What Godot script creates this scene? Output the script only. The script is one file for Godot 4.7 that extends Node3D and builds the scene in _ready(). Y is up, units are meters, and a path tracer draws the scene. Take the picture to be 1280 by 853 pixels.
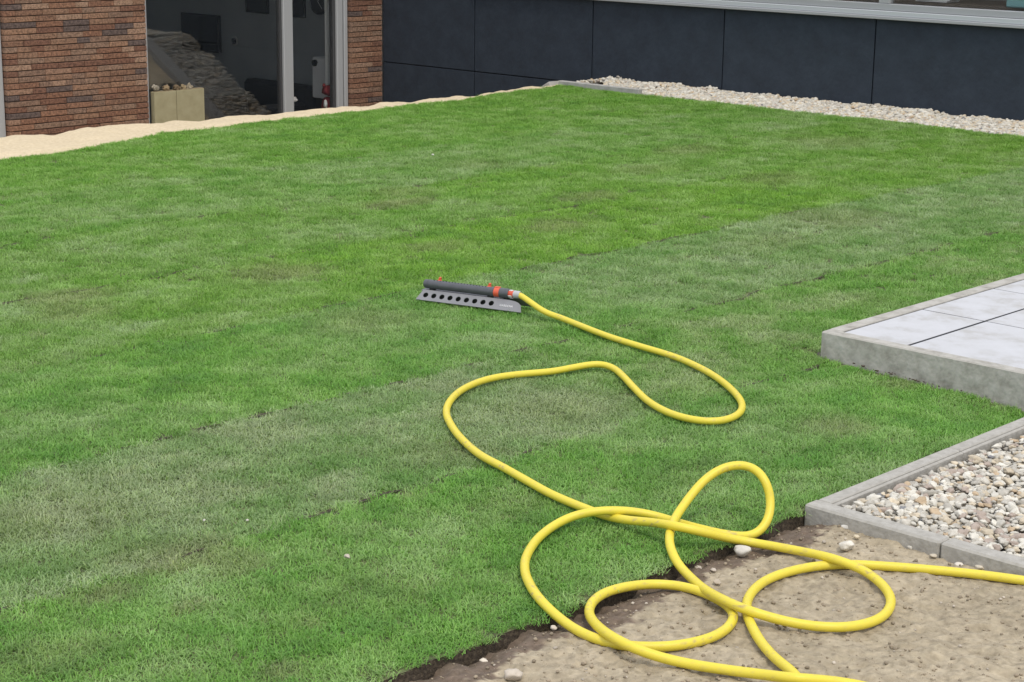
extends Node3D
# A lawn of new turf between two buildings, with a sprinkler and a long yellow hose.

const F := 2259.64          # focal length in photo pixels (1280 x 853)
const EYE := Vector3(0, 1.82, 0)
var cam_basis: Basis
var rng := RandomNumberGenerator.new()
var noise_a := FastNoiseLite.new()
var noise_b := FastNoiseLite.new()
var noise_c := FastNoiseLite.new()

# setting, in metres
const LAWN_X := -2.885       # cut edge of the turf towards the bare soil
const BRICK_X := -14.896     # face of the brick building
const WALL_Z := -13.62       # face of the dark building
const GRAVEL_Z := -12.87     # near edge of the gravel along the dark building
const PIT_Y := -1.7

# ------------------------------------------------------------------ geometry

class Geo:
	var v := PackedVector3Array()
	var n := PackedVector3Array()
	var c := PackedColorArray()
	var colored := false
	func tri(a: Vector3, b: Vector3, d: Vector3, out: Vector3, col := Color.WHITE) -> void:
		var x := (b - a).cross(d - a)
		if x.length_squared() < 1e-18: return
		if x.dot(out) > 0.0:
			var t := b; b = d; d = t
		else:
			x = -x
		x = x.normalized()
		v.append(a); v.append(b); v.append(d)
		n.append(x); n.append(x); n.append(x)
		if colored:
			c.append(col); c.append(col); c.append(col)
	func quad(a: Vector3, b: Vector3, d: Vector3, e: Vector3, out: Vector3, col := Color.WHITE) -> void:
		tri(a, b, d, out, col); tri(a, d, e, out, col)
	func smooth(a: Vector3, b: Vector3, d: Vector3, na: Vector3, nb: Vector3, nd: Vector3) -> void:
		if (b - a).cross(d - a).dot(na + nb + nd) > 0.0:
			v.append(a); v.append(d); v.append(b); n.append(na); n.append(nd); n.append(nb)
		else:
			v.append(a); v.append(b); v.append(d); n.append(na); n.append(nb); n.append(nd)
	# box with chamfered edges
	func box(at: Vector3, size: Vector3, bevel := 0.004, turn := Basis.IDENTITY, jitter := 0.0, r: RandomNumberGenerator = null) -> void:
		var h := size * 0.5
		var bv: float = min(bevel, min(h.x, min(h.y, h.z)) * 0.45)
		var p := {}
		for sx in [-1, 1]:
			for sy in [-1, 1]:
				for sz in [-1, 1]:
					var j := Vector3.ZERO
					if jitter > 0.0 and r: j = Vector3(r.randf_range(-1, 1), r.randf_range(-1, 1), r.randf_range(-1, 1)) * jitter
					for k in 3:
						var q := Vector3(sx * (h.x - bv), sy * (h.y - bv), sz * (h.z - bv))
						q[k] = [sx, sy, sz][k] * h[k]
						p[[sx, sy, sz, k]] = at + turn * (q + j)
		for k in 3:
			var a := (k + 1) % 3
			var b := (k + 2) % 3
			for s in [-1, 1]:
				var f := []
				for ab in [[-1, -1], [1, -1], [1, 1], [-1, 1]]:
					var key := [0, 0, 0, k]
					key[k] = s; key[a] = ab[0]; key[b] = ab[1]
					f.append(p[key])
				var o := Vector3.ZERO; o[k] = s
				quad(f[0], f[1], f[2], f[3], turn * o)
			# the four edges that run along k
			for sa in [-1, 1]:
				for sb in [-1, 1]:
					var e := []
					for s2 in [-1, 1]:
						for w in ([a, b] if s2 < 0 else [b, a]):
							var key2 := [0, 0, 0, w]
							key2[k] = s2; key2[a] = sa; key2[b] = sb
							e.append(p[key2])
					var o2 := Vector3.ZERO; o2[a] = sa; o2[b] = sb
					quad(e[0], e[1], e[2], e[3], turn * o2)
		for sx in [-1, 1]:
			for sy in [-1, 1]:
				for sz in [-1, 1]:
					tri(p[[sx, sy, sz, 0]], p[[sx, sy, sz, 1]], p[[sx, sy, sz, 2]], turn * Vector3(sx, sy, sz))
	# box given by its corners
	func span(a: Vector3, b: Vector3, bevel := 0.004) -> void:
		box((a + b) * 0.5, (b - a).abs(), bevel)
	# turned shape round the axis from a to b; profile = [[distance along, radius], ...]
	func lathe(a: Vector3, b: Vector3, profile: Array, sides := 24) -> void:
		var z := (b - a).normalized()
		var x := z.cross(Vector3.UP if abs(z.y) < 0.9 else Vector3.RIGHT).normalized()
		var y := z.cross(x)
		for i in profile.size() - 1:
			var d0: float = profile[i][0]; var r0: float = profile[i][1]
			var d1: float = profile[i + 1][0]; var r1: float = profile[i + 1][1]
			var slope := Vector2(r0 - r1, d1 - d0)
			if slope.length() < 1e-7: continue
			slope = slope.normalized()
			for k in sides:
				var t0 := TAU * k / sides; var t1 := TAU * (k + 1) / sides
				var u0 := x * cos(t0) + y * sin(t0); var u1 := x * cos(t1) + y * sin(t1)
				var m0 := u0 * slope.y + z * slope.x; var m1 := u1 * slope.y + z * slope.x
				smooth(a + z * d0 + u0 * r0, a + z * d1 + u0 * r1, a + z * d1 + u1 * r1, m0, m0, m1)
				smooth(a + z * d0 + u0 * r0, a + z * d1 + u1 * r1, a + z * d0 + u1 * r0, m0, m1, m1)
	func tube(path: Array, radius: float, sides := 14) -> void:
		var up := Vector3.UP
		var rings := []
		for i in path.size():
			var t: Vector3 = (path[min(i + 1, path.size() - 1)] - path[max(i - 1, 0)]).normalized()
			var x := t.cross(up).normalized()
			var y := x.cross(t).normalized()
			var ring := []
			for k in sides:
				var q := TAU * k / sides
				ring.append(x * cos(q) + y * sin(q))
			rings.append(ring)
		for i in path.size() - 1:
			for k in sides:
				var k2 := (k + 1) % sides
				var a0: Vector3 = rings[i][k]; var a1: Vector3 = rings[i][k2]
				var b0: Vector3 = rings[i + 1][k]; var b1: Vector3 = rings[i + 1][k2]
				smooth(path[i] + a0 * radius, path[i + 1] + b0 * radius, path[i + 1] + b1 * radius, a0, b0, b1)
				smooth(path[i] + a0 * radius, path[i + 1] + b1 * radius, path[i] + a1 * radius, a0, b1, a1)
	func mesh(m: Material) -> ArrayMesh:
		var arr := []
		arr.resize(Mesh.ARRAY_MAX)
		arr[Mesh.ARRAY_VERTEX] = v
		arr[Mesh.ARRAY_NORMAL] = n
		if colored: arr[Mesh.ARRAY_COLOR] = c
		var out := ArrayMesh.new()
		out.add_surface_from_arrays(Mesh.PRIMITIVE_TRIANGLES, arr)
		out.surface_set_material(0, m)
		return out

func put(called: String, mesh: Mesh, parent: Node = self, at := Transform3D.IDENTITY) -> MeshInstance3D:
	var o := MeshInstance3D.new()
	o.name = called
	o.mesh = mesh
	o.transform = at
	parent.add_child(o, true)
	return o

func thing(called: String, label: String, category: String, at := Vector3.ZERO, group := "") -> Node3D:
	var o := Node3D.new()
	o.name = called
	o.position = at
	add_child(o, true)
	tag(o, label, category, group)
	return o

func tag(o: Node, label: String, category: String, group := "") -> void:
	o.set_meta("label", label)
	o.set_meta("category", category)
	if group: o.set_meta("group", group)

func setting(called: String, label: String, category: String) -> Node3D:
	var o := Node3D.new()
	o.name = called
	add_child(o, true)
	o.set_meta("kind", "structure")
	o.set_meta("label", label)
	o.set_meta("category", category)
	return o

func stuff(called: String, mesh: Mesh, places: Array, colors: Array, parent: Node) -> MultiMeshInstance3D:
	var mm := MultiMesh.new()
	mm.transform_format = MultiMesh.TRANSFORM_3D
	mm.use_colors = not colors.is_empty()
	mm.mesh = mesh
	mm.instance_count = places.size()
	for i in places.size():
		mm.set_instance_transform(i, places[i])
		if not colors.is_empty(): mm.set_instance_color(i, colors[i])
	var o := MultiMeshInstance3D.new()
	o.name = called
	o.multimesh = mm
	o.set_meta("kind", "stuff")
	parent.add_child(o, true)
	return o

# ------------------------------------------------------------------ from photo pixels to the place

func ray(px: float, py: float) -> Vector3:
	return cam_basis * Vector3((px - 640.0) / F, -(py - 426.5) / F, -1.0)

func on_level(px: float, py: float, y: float) -> Vector3:
	var d := ray(px, py)
	return EYE + d * ((y - EYE.y) / d.y)

func on_z(px: float, py: float, z: float) -> Vector3:
	var d := ray(px, py)
	return EYE + d * (z / d.z)

func on_x(px: float, py: float, x: float) -> Vector3:
	var d := ray(px, py)
	return EYE + d * (x / d.x)

func to_photo(p: Vector3) -> Vector3:
	var q := cam_basis.inverse() * (p - EYE)
	return Vector3(640.0 + F * q.x / -q.z, 426.5 - F * q.y / -q.z, -q.z)

# ------------------------------------------------------------------ materials (real-world linear colours)

func lin(r: float, g: float, b: float) -> Color:
	return Color(r, g, b).linear_to_srgb()

func plain(col: Color, rough := 0.7, metal := 0.0) -> StandardMaterial3D:
	var m := StandardMaterial3D.new()
	m.albedo_color = col
	m.roughness = rough
	m.metallic = metal
	return m

# a seamless noise picture whose dark, middle and light parts take three linear colours
func speckle(seed_: int, freq: float, size: int, lo: Color, mid: Color, hi: Color, octaves := 5, gain := 0.55, contrast := 1.0) -> ImageTexture:
	var f := FastNoiseLite.new()
	f.seed = seed_
	f.noise_type = FastNoiseLite.TYPE_SIMPLEX_SMOOTH
	f.frequency = freq
	f.fractal_octaves = octaves
	f.fractal_gain = gain
	var src := f.get_seamless_image(size, size, false, false, 0.15, true)
	src.convert(Image.FORMAT_L8)
	var raw := src.get_data()
	var ramp := []
	for i in 256:
		var t: float = clamp((i / 255.0 - 0.5) * contrast + 0.5, 0.0, 1.0)
		var col: Color = lo.lerp(mid, t * 2.0) if t < 0.5 else mid.lerp(hi, t * 2.0 - 1.0)
		col = col.linear_to_srgb()
		ramp.append([clampi(int(col.r * 255.0), 0, 255), clampi(int(col.g * 255.0), 0, 255), clampi(int(col.b * 255.0), 0, 255)])
	var data := PackedByteArray()
	data.resize(size * size * 3)
	for i in size * size:
		var e: Array = ramp[raw[i]]
		data[i * 3] = e[0]; data[i * 3 + 1] = e[1]; data[i * 3 + 2] = e[2]
	return ImageTexture.create_from_image(Image.create_from_data(size, size, false, Image.FORMAT_RGB8, data))

func bumps(seed_: int, freq: float, size: int, strength := 3.0, octaves := 4) -> ImageTexture:
	var f := FastNoiseLite.new()
	f.seed = seed_
	f.frequency = freq
	f.fractal_octaves = octaves
	f.fractal_gain = 0.6
	var im := f.get_seamless_image(size, size, false, false, 0.15, true)
	im.convert(Image.FORMAT_RGB8)
	im.bump_map_to_normal_map(strength)
	return ImageTexture.create_from_image(im)

# triplanar material: one repeat of the picture covers `metres`
func surface(tex: Texture2D, metres: float, rough := 0.85, normal: Texture2D = null, depth := 1.0, vertex := false) -> StandardMaterial3D:
	var m := StandardMaterial3D.new()
	m.albedo_texture = tex
	m.uv1_triplanar = true
	m.uv1_world_triplanar = true
	m.uv1_scale = Vector3.ONE / metres
	m.roughness = rough
	m.vertex_color_use_as_albedo = vertex
	if normal:
		m.normal_enabled = true
		m.normal_texture = normal
		m.normal_scale = depth
	return m

func pane() -> StandardMaterial3D:
	var m := StandardMaterial3D.new()
	m.albedo_color = Color(0.5, 0.55, 0.55, 0.004)
	m.transparency = BaseMaterial3D.TRANSPARENCY_ALPHA
	m.roughness = 0.0
	m.metallic_specular = 0.5
	return m

# ------------------------------------------------------------------ the place

func _ready() -> void:
	rng.seed = 20240611
	noise_a.seed = 11; noise_a.frequency = 1.0; noise_a.fractal_octaves = 3
	noise_b.seed = 23; noise_b.frequency = 1.0; noise_b.fractal_octaves = 5; noise_b.fractal_gain = 0.6
	noise_c.seed = 37; noise_c.frequency = 1.0; noise_c.fractal_octaves = 2
	camera_and_light()
	build_ground()
	build_lawn()
	build_sand()
	build_gravel_strip()
	build_terrace()
	build_gravel_bed()
	build_brick_building()
	build_dark_building()
	build_room()
	build_sprinkler()
	build_hose()
	build_stones()

func camera_and_light() -> void:
	cam_basis = Basis(Vector3.UP, 0.75703145) * Basis(Vector3.RIGHT, -0.24468442) * Basis(Vector3.BACK, 0.01341138)
	var cam := Camera3D.new()
	cam.name = "camera"
	cam.fov = 21.3773
	cam.near = 0.1
	cam.far = 400.0
	cam.transform = Transform3D(cam_basis, EYE)
	add_child(cam)
	cam.current = true
	var env := Environment.new()
	env.background_mode = Environment.BG_SKY
	var sky := Sky.new()
	var sm := ProceduralSkyMaterial.new()      # a bright, even cover of cloud
	sm.sky_top_color = Color(0.93, 0.95, 1.0)
	sm.sky_horizon_color = Color(0.86, 0.885, 0.93)
	sm.sky_curve = 0.3
	sm.ground_bottom_color = Color(0.33, 0.32, 0.3)
	sm.ground_horizon_color = Color(0.45, 0.45, 0.44)
	sm.sun_angle_max = 1.0
	sky.sky_material = sm
	env.sky = sky
	env.background_energy_multiplier = 1.0
	env.tonemap_mode = Environment.TONE_MAPPER_LINEAR
	env.tonemap_exposure = 1.35
	env.sdfgi_enabled = true
	env.ssao_enabled = true
	env.ssil_enabled = true
	var we := WorldEnvironment.new()
	we.name = "world_environment"
	we.environment = env
	add_child(we)
	var sun := DirectionalLight3D.new()
	sun.name = "sun"
	sun.light_energy = 0.45
	sun.light_angular_distance = 14.0
	sun.light_color = Color(1.0, 0.96, 0.9)
	sun.shadow_enabled = true
	add_child(sun)
	sun.look_at_from_position(Vector3(6, 12, 3), Vector3.ZERO, Vector3.UP)

# ------------------------------------------------------------------ bare soil

func soil_height(x: float, z: float) -> float:
	var h := noise_a.get_noise_2d(x * 1.4, z * 1.4) * 0.010
	h += noise_b.get_noise_2d(x * 7.0, z * 7.0) * 0.014
	h += noise_b.get_noise_2d(x * 24.0 + 50.0, z * 24.0) * 0.008
	h -= 0.007 * smoothstep(0.15, 0.5, noise_a.get_noise_2d(x * 5.0 + 80.0, z * 7.0))
	if x < LAWN_X + 0.25: h -= 0.022 * exp(-maxf(x - LAWN_X, 0.0) / 0.04) * (1.0 + noise_b.get_noise_2d(z * 9.0, 5.0))
	return h - 0.002

func spaced(points: Array) -> PackedFloat32Array:   # [[from, step], [next, step], ..., [end, 0]]
	var out := PackedFloat32Array()
	for i in points.size() - 1:
		var n := int(ceil((points[i + 1][0] - points[i][0]) / points[i][1]))
		for k in n: out.append(lerp(float(points[i][0]), float(points[i + 1][0]), float(k) / n))
	out.append(points[-1][0])
	return out

# a sheet over a grid of x and z, row by row; with colours when they are given
func sheet(xs: PackedFloat32Array, zs: PackedFloat32Array, heights: PackedFloat32Array, m: Material, c := PackedColorArray()) -> ArrayMesh:
	var v := PackedVector3Array(); var n := PackedVector3Array(); var idx := PackedInt32Array()
	var nx := xs.size(); var nz := zs.size()
	for j in nz:
		for i in nx: v.append(Vector3(xs[i], heights[j * nx + i], zs[j]))
	for j in nz:
		for i in nx:
			var a: Vector3 = v[j * nx + min(i + 1, nx - 1)] - v[j * nx + max(i - 1, 0)]
			var b: Vector3 = v[min(j + 1, nz - 1) * nx + i] - v[max(j - 1, 0) * nx + i]
			n.append(b.cross(a).normalized())
	for j in nz - 1:
		for i in nx - 1:
			var k := j * nx + i
			idx.append_array([k, k + 1, k + nx, k + 1, k + nx + 1, k + nx])
	var arr := []
	arr.resize(Mesh.ARRAY_MAX)
	arr[Mesh.ARRAY_VERTEX] = v; arr[Mesh.ARRAY_NORMAL] = n; arr[Mesh.ARRAY_INDEX] = idx
	if c.size() == v.size(): arr[Mesh.ARRAY_COLOR] = c
	var out := ArrayMesh.new()
	out.add_surface_from_arrays(Mesh.PRIMITIVE_TRIANGLES, arr)
	out.surface_set_material(0, m)
	return out

func damp(x: float, z: float) -> float:     # the wet strip that the watered turf leaves, with a ragged outline
	var edge := -2.795 + noise_b.get_noise_2d(z * 4.0, 3.0) * 0.05 + noise_b.get_noise_2d(x * 16.0, z * 16.0) * 0.045
	edge += 0.055 * exp(-pow((z + 4.15) / 0.12, 2.0)) + 0.05 * exp(-pow((z + 3.33) / 0.12, 2.0))
	return clamp((edge - x) / 0.012 + 0.5, 0.0, 1.0)

func soil_tone(x: float, z: float) -> Color:
	var dry := Color(0.375, 0.320, 0.226).lerp(Color(0.455, 0.392, 0.284), clamp(noise_a.get_noise_2d(x * 2.2 + 9.0, z * 2.2) + 0.5, 0.0, 1.0))
	var speck := noise_b.get_noise_2d(x * 45.0, z * 45.0)
	dry = dry * (1.0 + 0.35 * speck)
	var wet := Color(0.175, 0.132, 0.098) * (1.0 + 0.5 * speck)
	return dry.lerp(wet, damp(x, z))

func build_ground() -> void:
	var g := setting("ground", "bare sandy soil with a damp dark strip along the turf", "soil")
	var tex := speckle(5, 0.02, 512, Color(0.50, 0.48, 0.45), Color(0.80, 0.785, 0.76), Color(1.0, 0.99, 0.97), 6, 0.7, 1.3)
	var m := surface(tex, 0.55, 0.95, bumps(6, 0.03, 512, 5.0, 5), 0.9, true)
	var xs := spaced([[-2.95, 0.009], [-1.55, 0.03], [0.2, 0.25], [3.0, 1.5], [30.0, 0]])
	var zs := spaced([[-4.47, 0.009], [-2.45, 0.03], [0.5, 0.25], [3.0, 1.5], [30.0, 0]])
	var hs := PackedFloat32Array(); var cs := PackedColorArray()
	for z in zs:
		for x in xs:
			hs.append(soil_height(x, z)); cs.append(soil_tone(x, z))
	put("soil_surface", sheet(xs, zs, hs, m, cs), g)
	# crumbs and grit
	var crumb := stone_mesh(3, 0, 0.35, plain(Color.WHITE, 0.95))
	crumb.surface_get_material(0).vertex_color_use_as_albedo = true
	var places := []; var cols := []
	for i in 9000:
		var x := rng.randf_range(-2.88, -1.2)
		var z := rng.randf_range(-4.35, -2.3)
		var near_edge: bool = rng.randf() < exp(-(x + 2.88) / 0.12)
		if not near_edge and rng.randf() < 0.35: continue
		var s := 0.0012 + 0.0062 * pow(rng.randf(), 3.5)
		places.append(Transform3D(Basis.from_euler(Vector3(rng.randf() * TAU, rng.randf() * TAU, 0)).scaled(Vector3(s, s * 0.75, s)), Vector3(x, soil_height(x, z) + s * 0.3, z)))
		var k := rng.randf_range(0.75, 1.25)
		var col := Color(0.27, 0.22, 0.155) if rng.randf() < 0.93 else Color(0.42, 0.37, 0.30)
		cols.append(Color(col.r * k, col.g * k, col.b * k))
	stuff("soil_crumbs", crumb, places, cols, g)

# ------------------------------------------------------------------ stones

func ico(level: int) -> Array:
	var t := (1.0 + sqrt(5.0)) / 2.0
	var v := [Vector3(-1, t, 0), Vector3(1, t, 0), Vector3(-1, -t, 0), Vector3(1, -t, 0), Vector3(0, -1, t), Vector3(0, 1, t), Vector3(0, -1, -t), Vector3(0, 1, -t), Vector3(t, 0, -1), Vector3(t, 0, 1), Vector3(-t, 0, -1), Vector3(-t, 0, 1)]
	for i in 12: v[i] = v[i].normalized()
	var f := [[0, 11, 5], [0, 5, 1], [0, 1, 7], [0, 7, 10], [0, 10, 11], [1, 5, 9], [5, 11, 4], [11, 10, 2], [10, 7, 6], [7, 1, 8], [3, 9, 4], [3, 4, 2], [3, 2, 6], [3, 6, 8], [3, 8, 9], [4, 9, 5], [2, 4, 11], [6, 2, 10], [8, 6, 7], [9, 8, 1]]
	for l in level:
		var mid := {}
		var nf := []
		for q in f:
			var e := []
			for k in 3:
				var a: int = q[k]; var b: int = q[(k + 1) % 3]
				var key := Vector2i(min(a, b), max(a, b))
				if not mid.has(key):
					v.append(((v[a] + v[b]) * 0.5).normalized())
					mid[key] = v.size() - 1
				e.append(mid[key])
			nf.append([q[0], e[0], e[2]]); nf.append([q[1], e[1], e[0]]); nf.append([q[2], e[2], e[1]]); nf.append(e)
		f = nf
	return [v, f]

func stone_mesh(seed_: int, level: int, rough: float, m: Material) -> ArrayMesh:
	var r := RandomNumberGenerator.new()
	r.seed = seed_ * 77 + 5
	var s := ico(level)
	var f := FastNoiseLite.new()
	f.seed = seed_
	f.frequency = 0.8
	f.fractal_octaves = 2
	var v := PackedVector3Array(); var n := PackedVector3Array(); var idx := PackedInt32Array()
	# a few flattened sides make it a pebble and not a ball
	var cuts := []
	for i in 5: cuts.append([Vector3(r.randf_range(-1, 1), r.randf_range(-1, 1), r.randf_range(-1, 1)).normalized(), r.randf_range(0.5, 0.88)])
	for p in s[0]:
		var q: Vector3 = p * (1.0 + rough * f.get_noise_3dv(p * 1.6))
		for cut in cuts:
			var d: float = q.dot(cut[0]) - cut[1]
			if d > 0.0: q -= cut[0] * d * 0.8
		v.append(q); n.append(Vector3.ZERO)
	for t in s[1]:
		var a: Vector3 = v[t[0]]; var b: Vector3 = v[t[1]]; var d: Vector3 = v[t[2]]
		var x := (b - a).cross(d - a)
		var flip := x.dot(a + b + d) < 0.0
		if flip: x = -x
		for k in t: n[k] += x
		if flip: idx.append_array([t[0], t[1], t[2]])
		else: idx.append_array([t[0], t[2], t[1]])
	for i in n.size(): n[i] = n[i].normalized()
	var arr := []
	arr.resize(Mesh.ARRAY_MAX)
	arr[Mesh.ARRAY_VERTEX] = v; arr[Mesh.ARRAY_NORMAL] = n; arr[Mesh.ARRAY_INDEX] = idx
	var out := ArrayMesh.new()
	out.add_surface_from_arrays(Mesh.PRIMITIVE_TRIANGLES, arr)
	out.surface_set_material(0, m)
	return out

func pebble_tone(r: RandomNumberGenerator) -> Color:
	var u := r.randf()
	var c: Color
	if u < 0.34: c = Color(0.57, 0.545, 0.475)      # off white
	elif u < 0.60: c = Color(0.47, 0.445, 0.385)    # light grey
	elif u < 0.82: c = Color(0.52, 0.45, 0.335)     # cream
	elif u < 0.92: c = Color(0.38, 0.355, 0.305)    # mid grey
	elif u < 0.97: c = Color(0.45, 0.345, 0.225)    # ochre
	elif u < 0.992: c = Color(0.40, 0.33, 0.275)    # pinkish
	else: c = Color(0.17, 0.17, 0.175)              # dark
	var k := r.randf_range(0.85, 1.15)
	return Color(c.r * k, c.g * k, c.b * k)

# ------------------------------------------------------------------ lawn

func lawn_edge(z: float) -> float:      # where the turf ends towards the sand bank
	var p := [[1.0, -10.2], [-4.0, -10.5], [-6.4, -10.8], [-7.34, -10.98], [-7.97, -11.16], [-8.81, -11.27], [-9.8, -11.29], [-11.45, -11.36], [-12.6, -11.55], [-13.0, -11.6]]
	for i in p.size() - 1:
		if z <= p[i][0] and z >= p[i + 1][0]:
			return lerp(float(p[i][1]), float(p[i + 1][1]), (z - p[i][0]) / (p[i + 1][0] - p[i][0])) + noise_b.get_noise_2d(z * 2.0, 7.0) * 0.06
	return -10.2 if z > 0.0 else -11.6

func lawn_height(x: float, z: float) -> float:
	var dip := 0.0
	if x > -4.3 and z > -6.05 and z < -5.2:      # the turf sags along the front of the terrace
		dip = lerpf(0.014, 0.048, clampf((x + 3.95) / 0.9, 0.0, 1.0)) * smoothstep(-5.2, -5.85, z) * smoothstep(-4.3, -3.95, x)
	return 0.018 + noise_a.get_noise_2d(x * 0.55 + 30.0, z * 0.55) * 0.012 + noise_c.get_noise_2d(x * 2.4, z * 2.4) * 0.005 - dip

func on_lawn(x: float, z: float) -> bool:
	if x > LAWN_X - 0.016 + noise_b.get_noise_2d(z * 6.0, 1.0) * 0.014 or z < GRAVEL_Z - 0.01: return false
	if x < lawn_edge(z): return false
	if x > -3.965 and z < -5.985: return false
	if x > -2.905 and z < -4.345: return false
	return true

const SEAMS := [-3.885, -4.81, -5.94, -7.0, -8.15, -9.36, -10.42]

func roll_of(x: float) -> int:
	for i in SEAMS.size():
		if x > SEAMS[i]: return i
	return SEAMS.size()

func bump01(v: float, a: float, b: float, soft: float) -> float:
	return smoothstep(a - soft, a + soft, v) * (1.0 - smoothstep(b - soft, b + soft, v))

# the tone of the turf: fresh green, dull grey green of the drier rolls, brown bald spots
func lawn_tone(x: float, z: float, spots: Array) -> Color:
	var k := roll_of(x + noise_c.get_noise_2d(z * 3.0, 5.0) * 0.035)
	var n1 := noise_a.get_noise_2d(x * 1.5, z * 1.0)              # broad
	var n2 := noise_b.get_noise_2d(x * 4.5 + 20.0, z * 3.0)       # fist-sized
	var n3 := noise_b.get_noise_2d(x * 16.0, z * 16.0 + 40.0)     # tufts
	var dull := 0.30
	var warm := 0.5
	match k:
		0:
			dull = 0.20 + 0.25 * bump01(z, -5.3, -4.5, 0.25)
			warm = 0.30
		1:
			dull = 0.98 * smoothstep(-5.2, -4.75, z) * (1.0 - smoothstep(-2.35, -2.1, z)) + 0.42 * (1.0 - smoothstep(-5.2, -4.75, z)) + 0.15 * smoothstep(-2.35, -2.1, z)
			warm = 0.45
		2:
			dull = 0.42 + 0.42 * (1.0 - smoothstep(-6.6, -5.9, z)) - 0.3 * bump01(z, -4.6, -3.6, 0.4)
			warm = 0.35
		3:
			dull = 0.30 - 0.3 * bump01(z, -9.5, -5.6, 0.6) + 0.25 * smoothstep(-4.6, -4.0, z)
			warm = 0.75
		4:
			dull = 0.40 - 0.25 * bump01(z, -9.2, -7.5, 0.4)
			warm = 0.7
		5:
			dull = 0.40 + 0.12 * bump01(z, -9.0, -7.0, 0.4)
			warm = 0.55
		6:
			dull = 0.22
			warm = 0.6
		_:
			dull = 0.12
			warm = 0.55
	dull = clamp(dull * 0.84 + n1 * 0.55 + n2 * 0.75 + n3 * 0.2, 0.0, 1.1)
	warm = clamp(warm + n2 * 0.6 + n1 * 0.3, 0.0, 1.0)
	var fresh := Color(0.205, 0.428, 0.098).lerp(Color(0.250, 0.442, 0.052), warm)
	var col := fresh.lerp(Color(0.340, 0.445, 0.238), dull)
	var brown := 0.0
	for s in spots:
		var d: float = Vector2((x - s[0]) / s[2], (z - s[1]) / s[3]).length() + n2 * 0.5 + n3 * 0.3
		brown = max(brown, s[4] * (1.0 - smoothstep(0.25, 1.05, d)))
	brown = max(brown, 0.55 * smoothstep(0.42, 0.72, noise_b.get_noise_2d(x * 2.6 + 70.0, z * 2.6)))
	if k == 1: brown = max(brown, 0.30 * smoothstep(-0.1, 0.5, n2 + n1))
	col = col.lerp(Color(0.37, 0.345, 0.22), brown * 0.65)
	var light := 1.0 + 0.28 * n3 + 0.30 * n2 + 0.12 * n1
	return Color(col.r * light, col.g * light, col.b * light)

func seam_open(i: int, z: float) -> bool:      # where two rolls of turf do not quite meet
	return noise_b.get_noise_2d(z * 1.8 + 11.0 * i, 2.0) + 0.6 * noise_b.get_noise_2d(z * 7.0 + 11.0 * i, 8.0) > (-0.05 if i == 1 else 0.06)

func tuft(seed_: int, blades: int, spread: float, length: float, width: float) -> ArrayMesh:
	var r := RandomNumberGenerator.new()
	r.seed = seed_
	var g := Geo.new()
	g.colored = true
	for i in blades:
		var a := r.randf() * TAU
		var base := Vector3(cos(a), 0, sin(a)) * spread * sqrt(r.randf())
		var dir := r.randf() * TAU
		var out := Vector3(cos(dir), 0, sin(dir))
		var side := Vector3(-out.z, 0, out.x)
		var l := length * r.randf_range(0.6, 1.25)
		var lean := r.randf_range(0.75, 1.65)
		var w := width * r.randf_range(0.7, 1.2) * 0.5
		var mid := base + (out * sin(lean * 0.6) + Vector3.UP * cos(lean * 0.6)) * l * 0.55
		var tip := mid + (out * sin(lean * 1.25) + Vector3.UP * cos(lean * 1.25)) * l * 0.45
		var k := r.randf_range(0.86, 1.18)
		var col := Color(k, k, k * r.randf_range(0.8, 1.1))
		if r.randf() < 0.04: col = Color(1.7, 1.2, 1.7)          # a dry, straw-coloured blade
		elif r.randf() < 0.15: col = Color(k * 1.35, k * 1.1, k * 0.9)
		g.tri(base - side * w, base + side * w, mid + side * w * 0.9, Vector3.UP, col)
		g.tri(base - side * w, mid + side * w * 0.9, mid - side * w * 0.9, Vector3.UP, col)
		g.tri(mid - side * w * 0.9, mid + side * w * 0.9, tip, Vector3.UP, col)
	var m := plain(Color.WHITE, 0.5)
	m.vertex_color_use_as_albedo = true
	m.metallic_specular = 0.35
	m.backlight_enabled = true
	m.backlight = Color(0.75, 0.85, 0.5)
	m.cull_mode = BaseMaterial3D.CULL_DISABLED
	return g.mesh(m)

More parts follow.
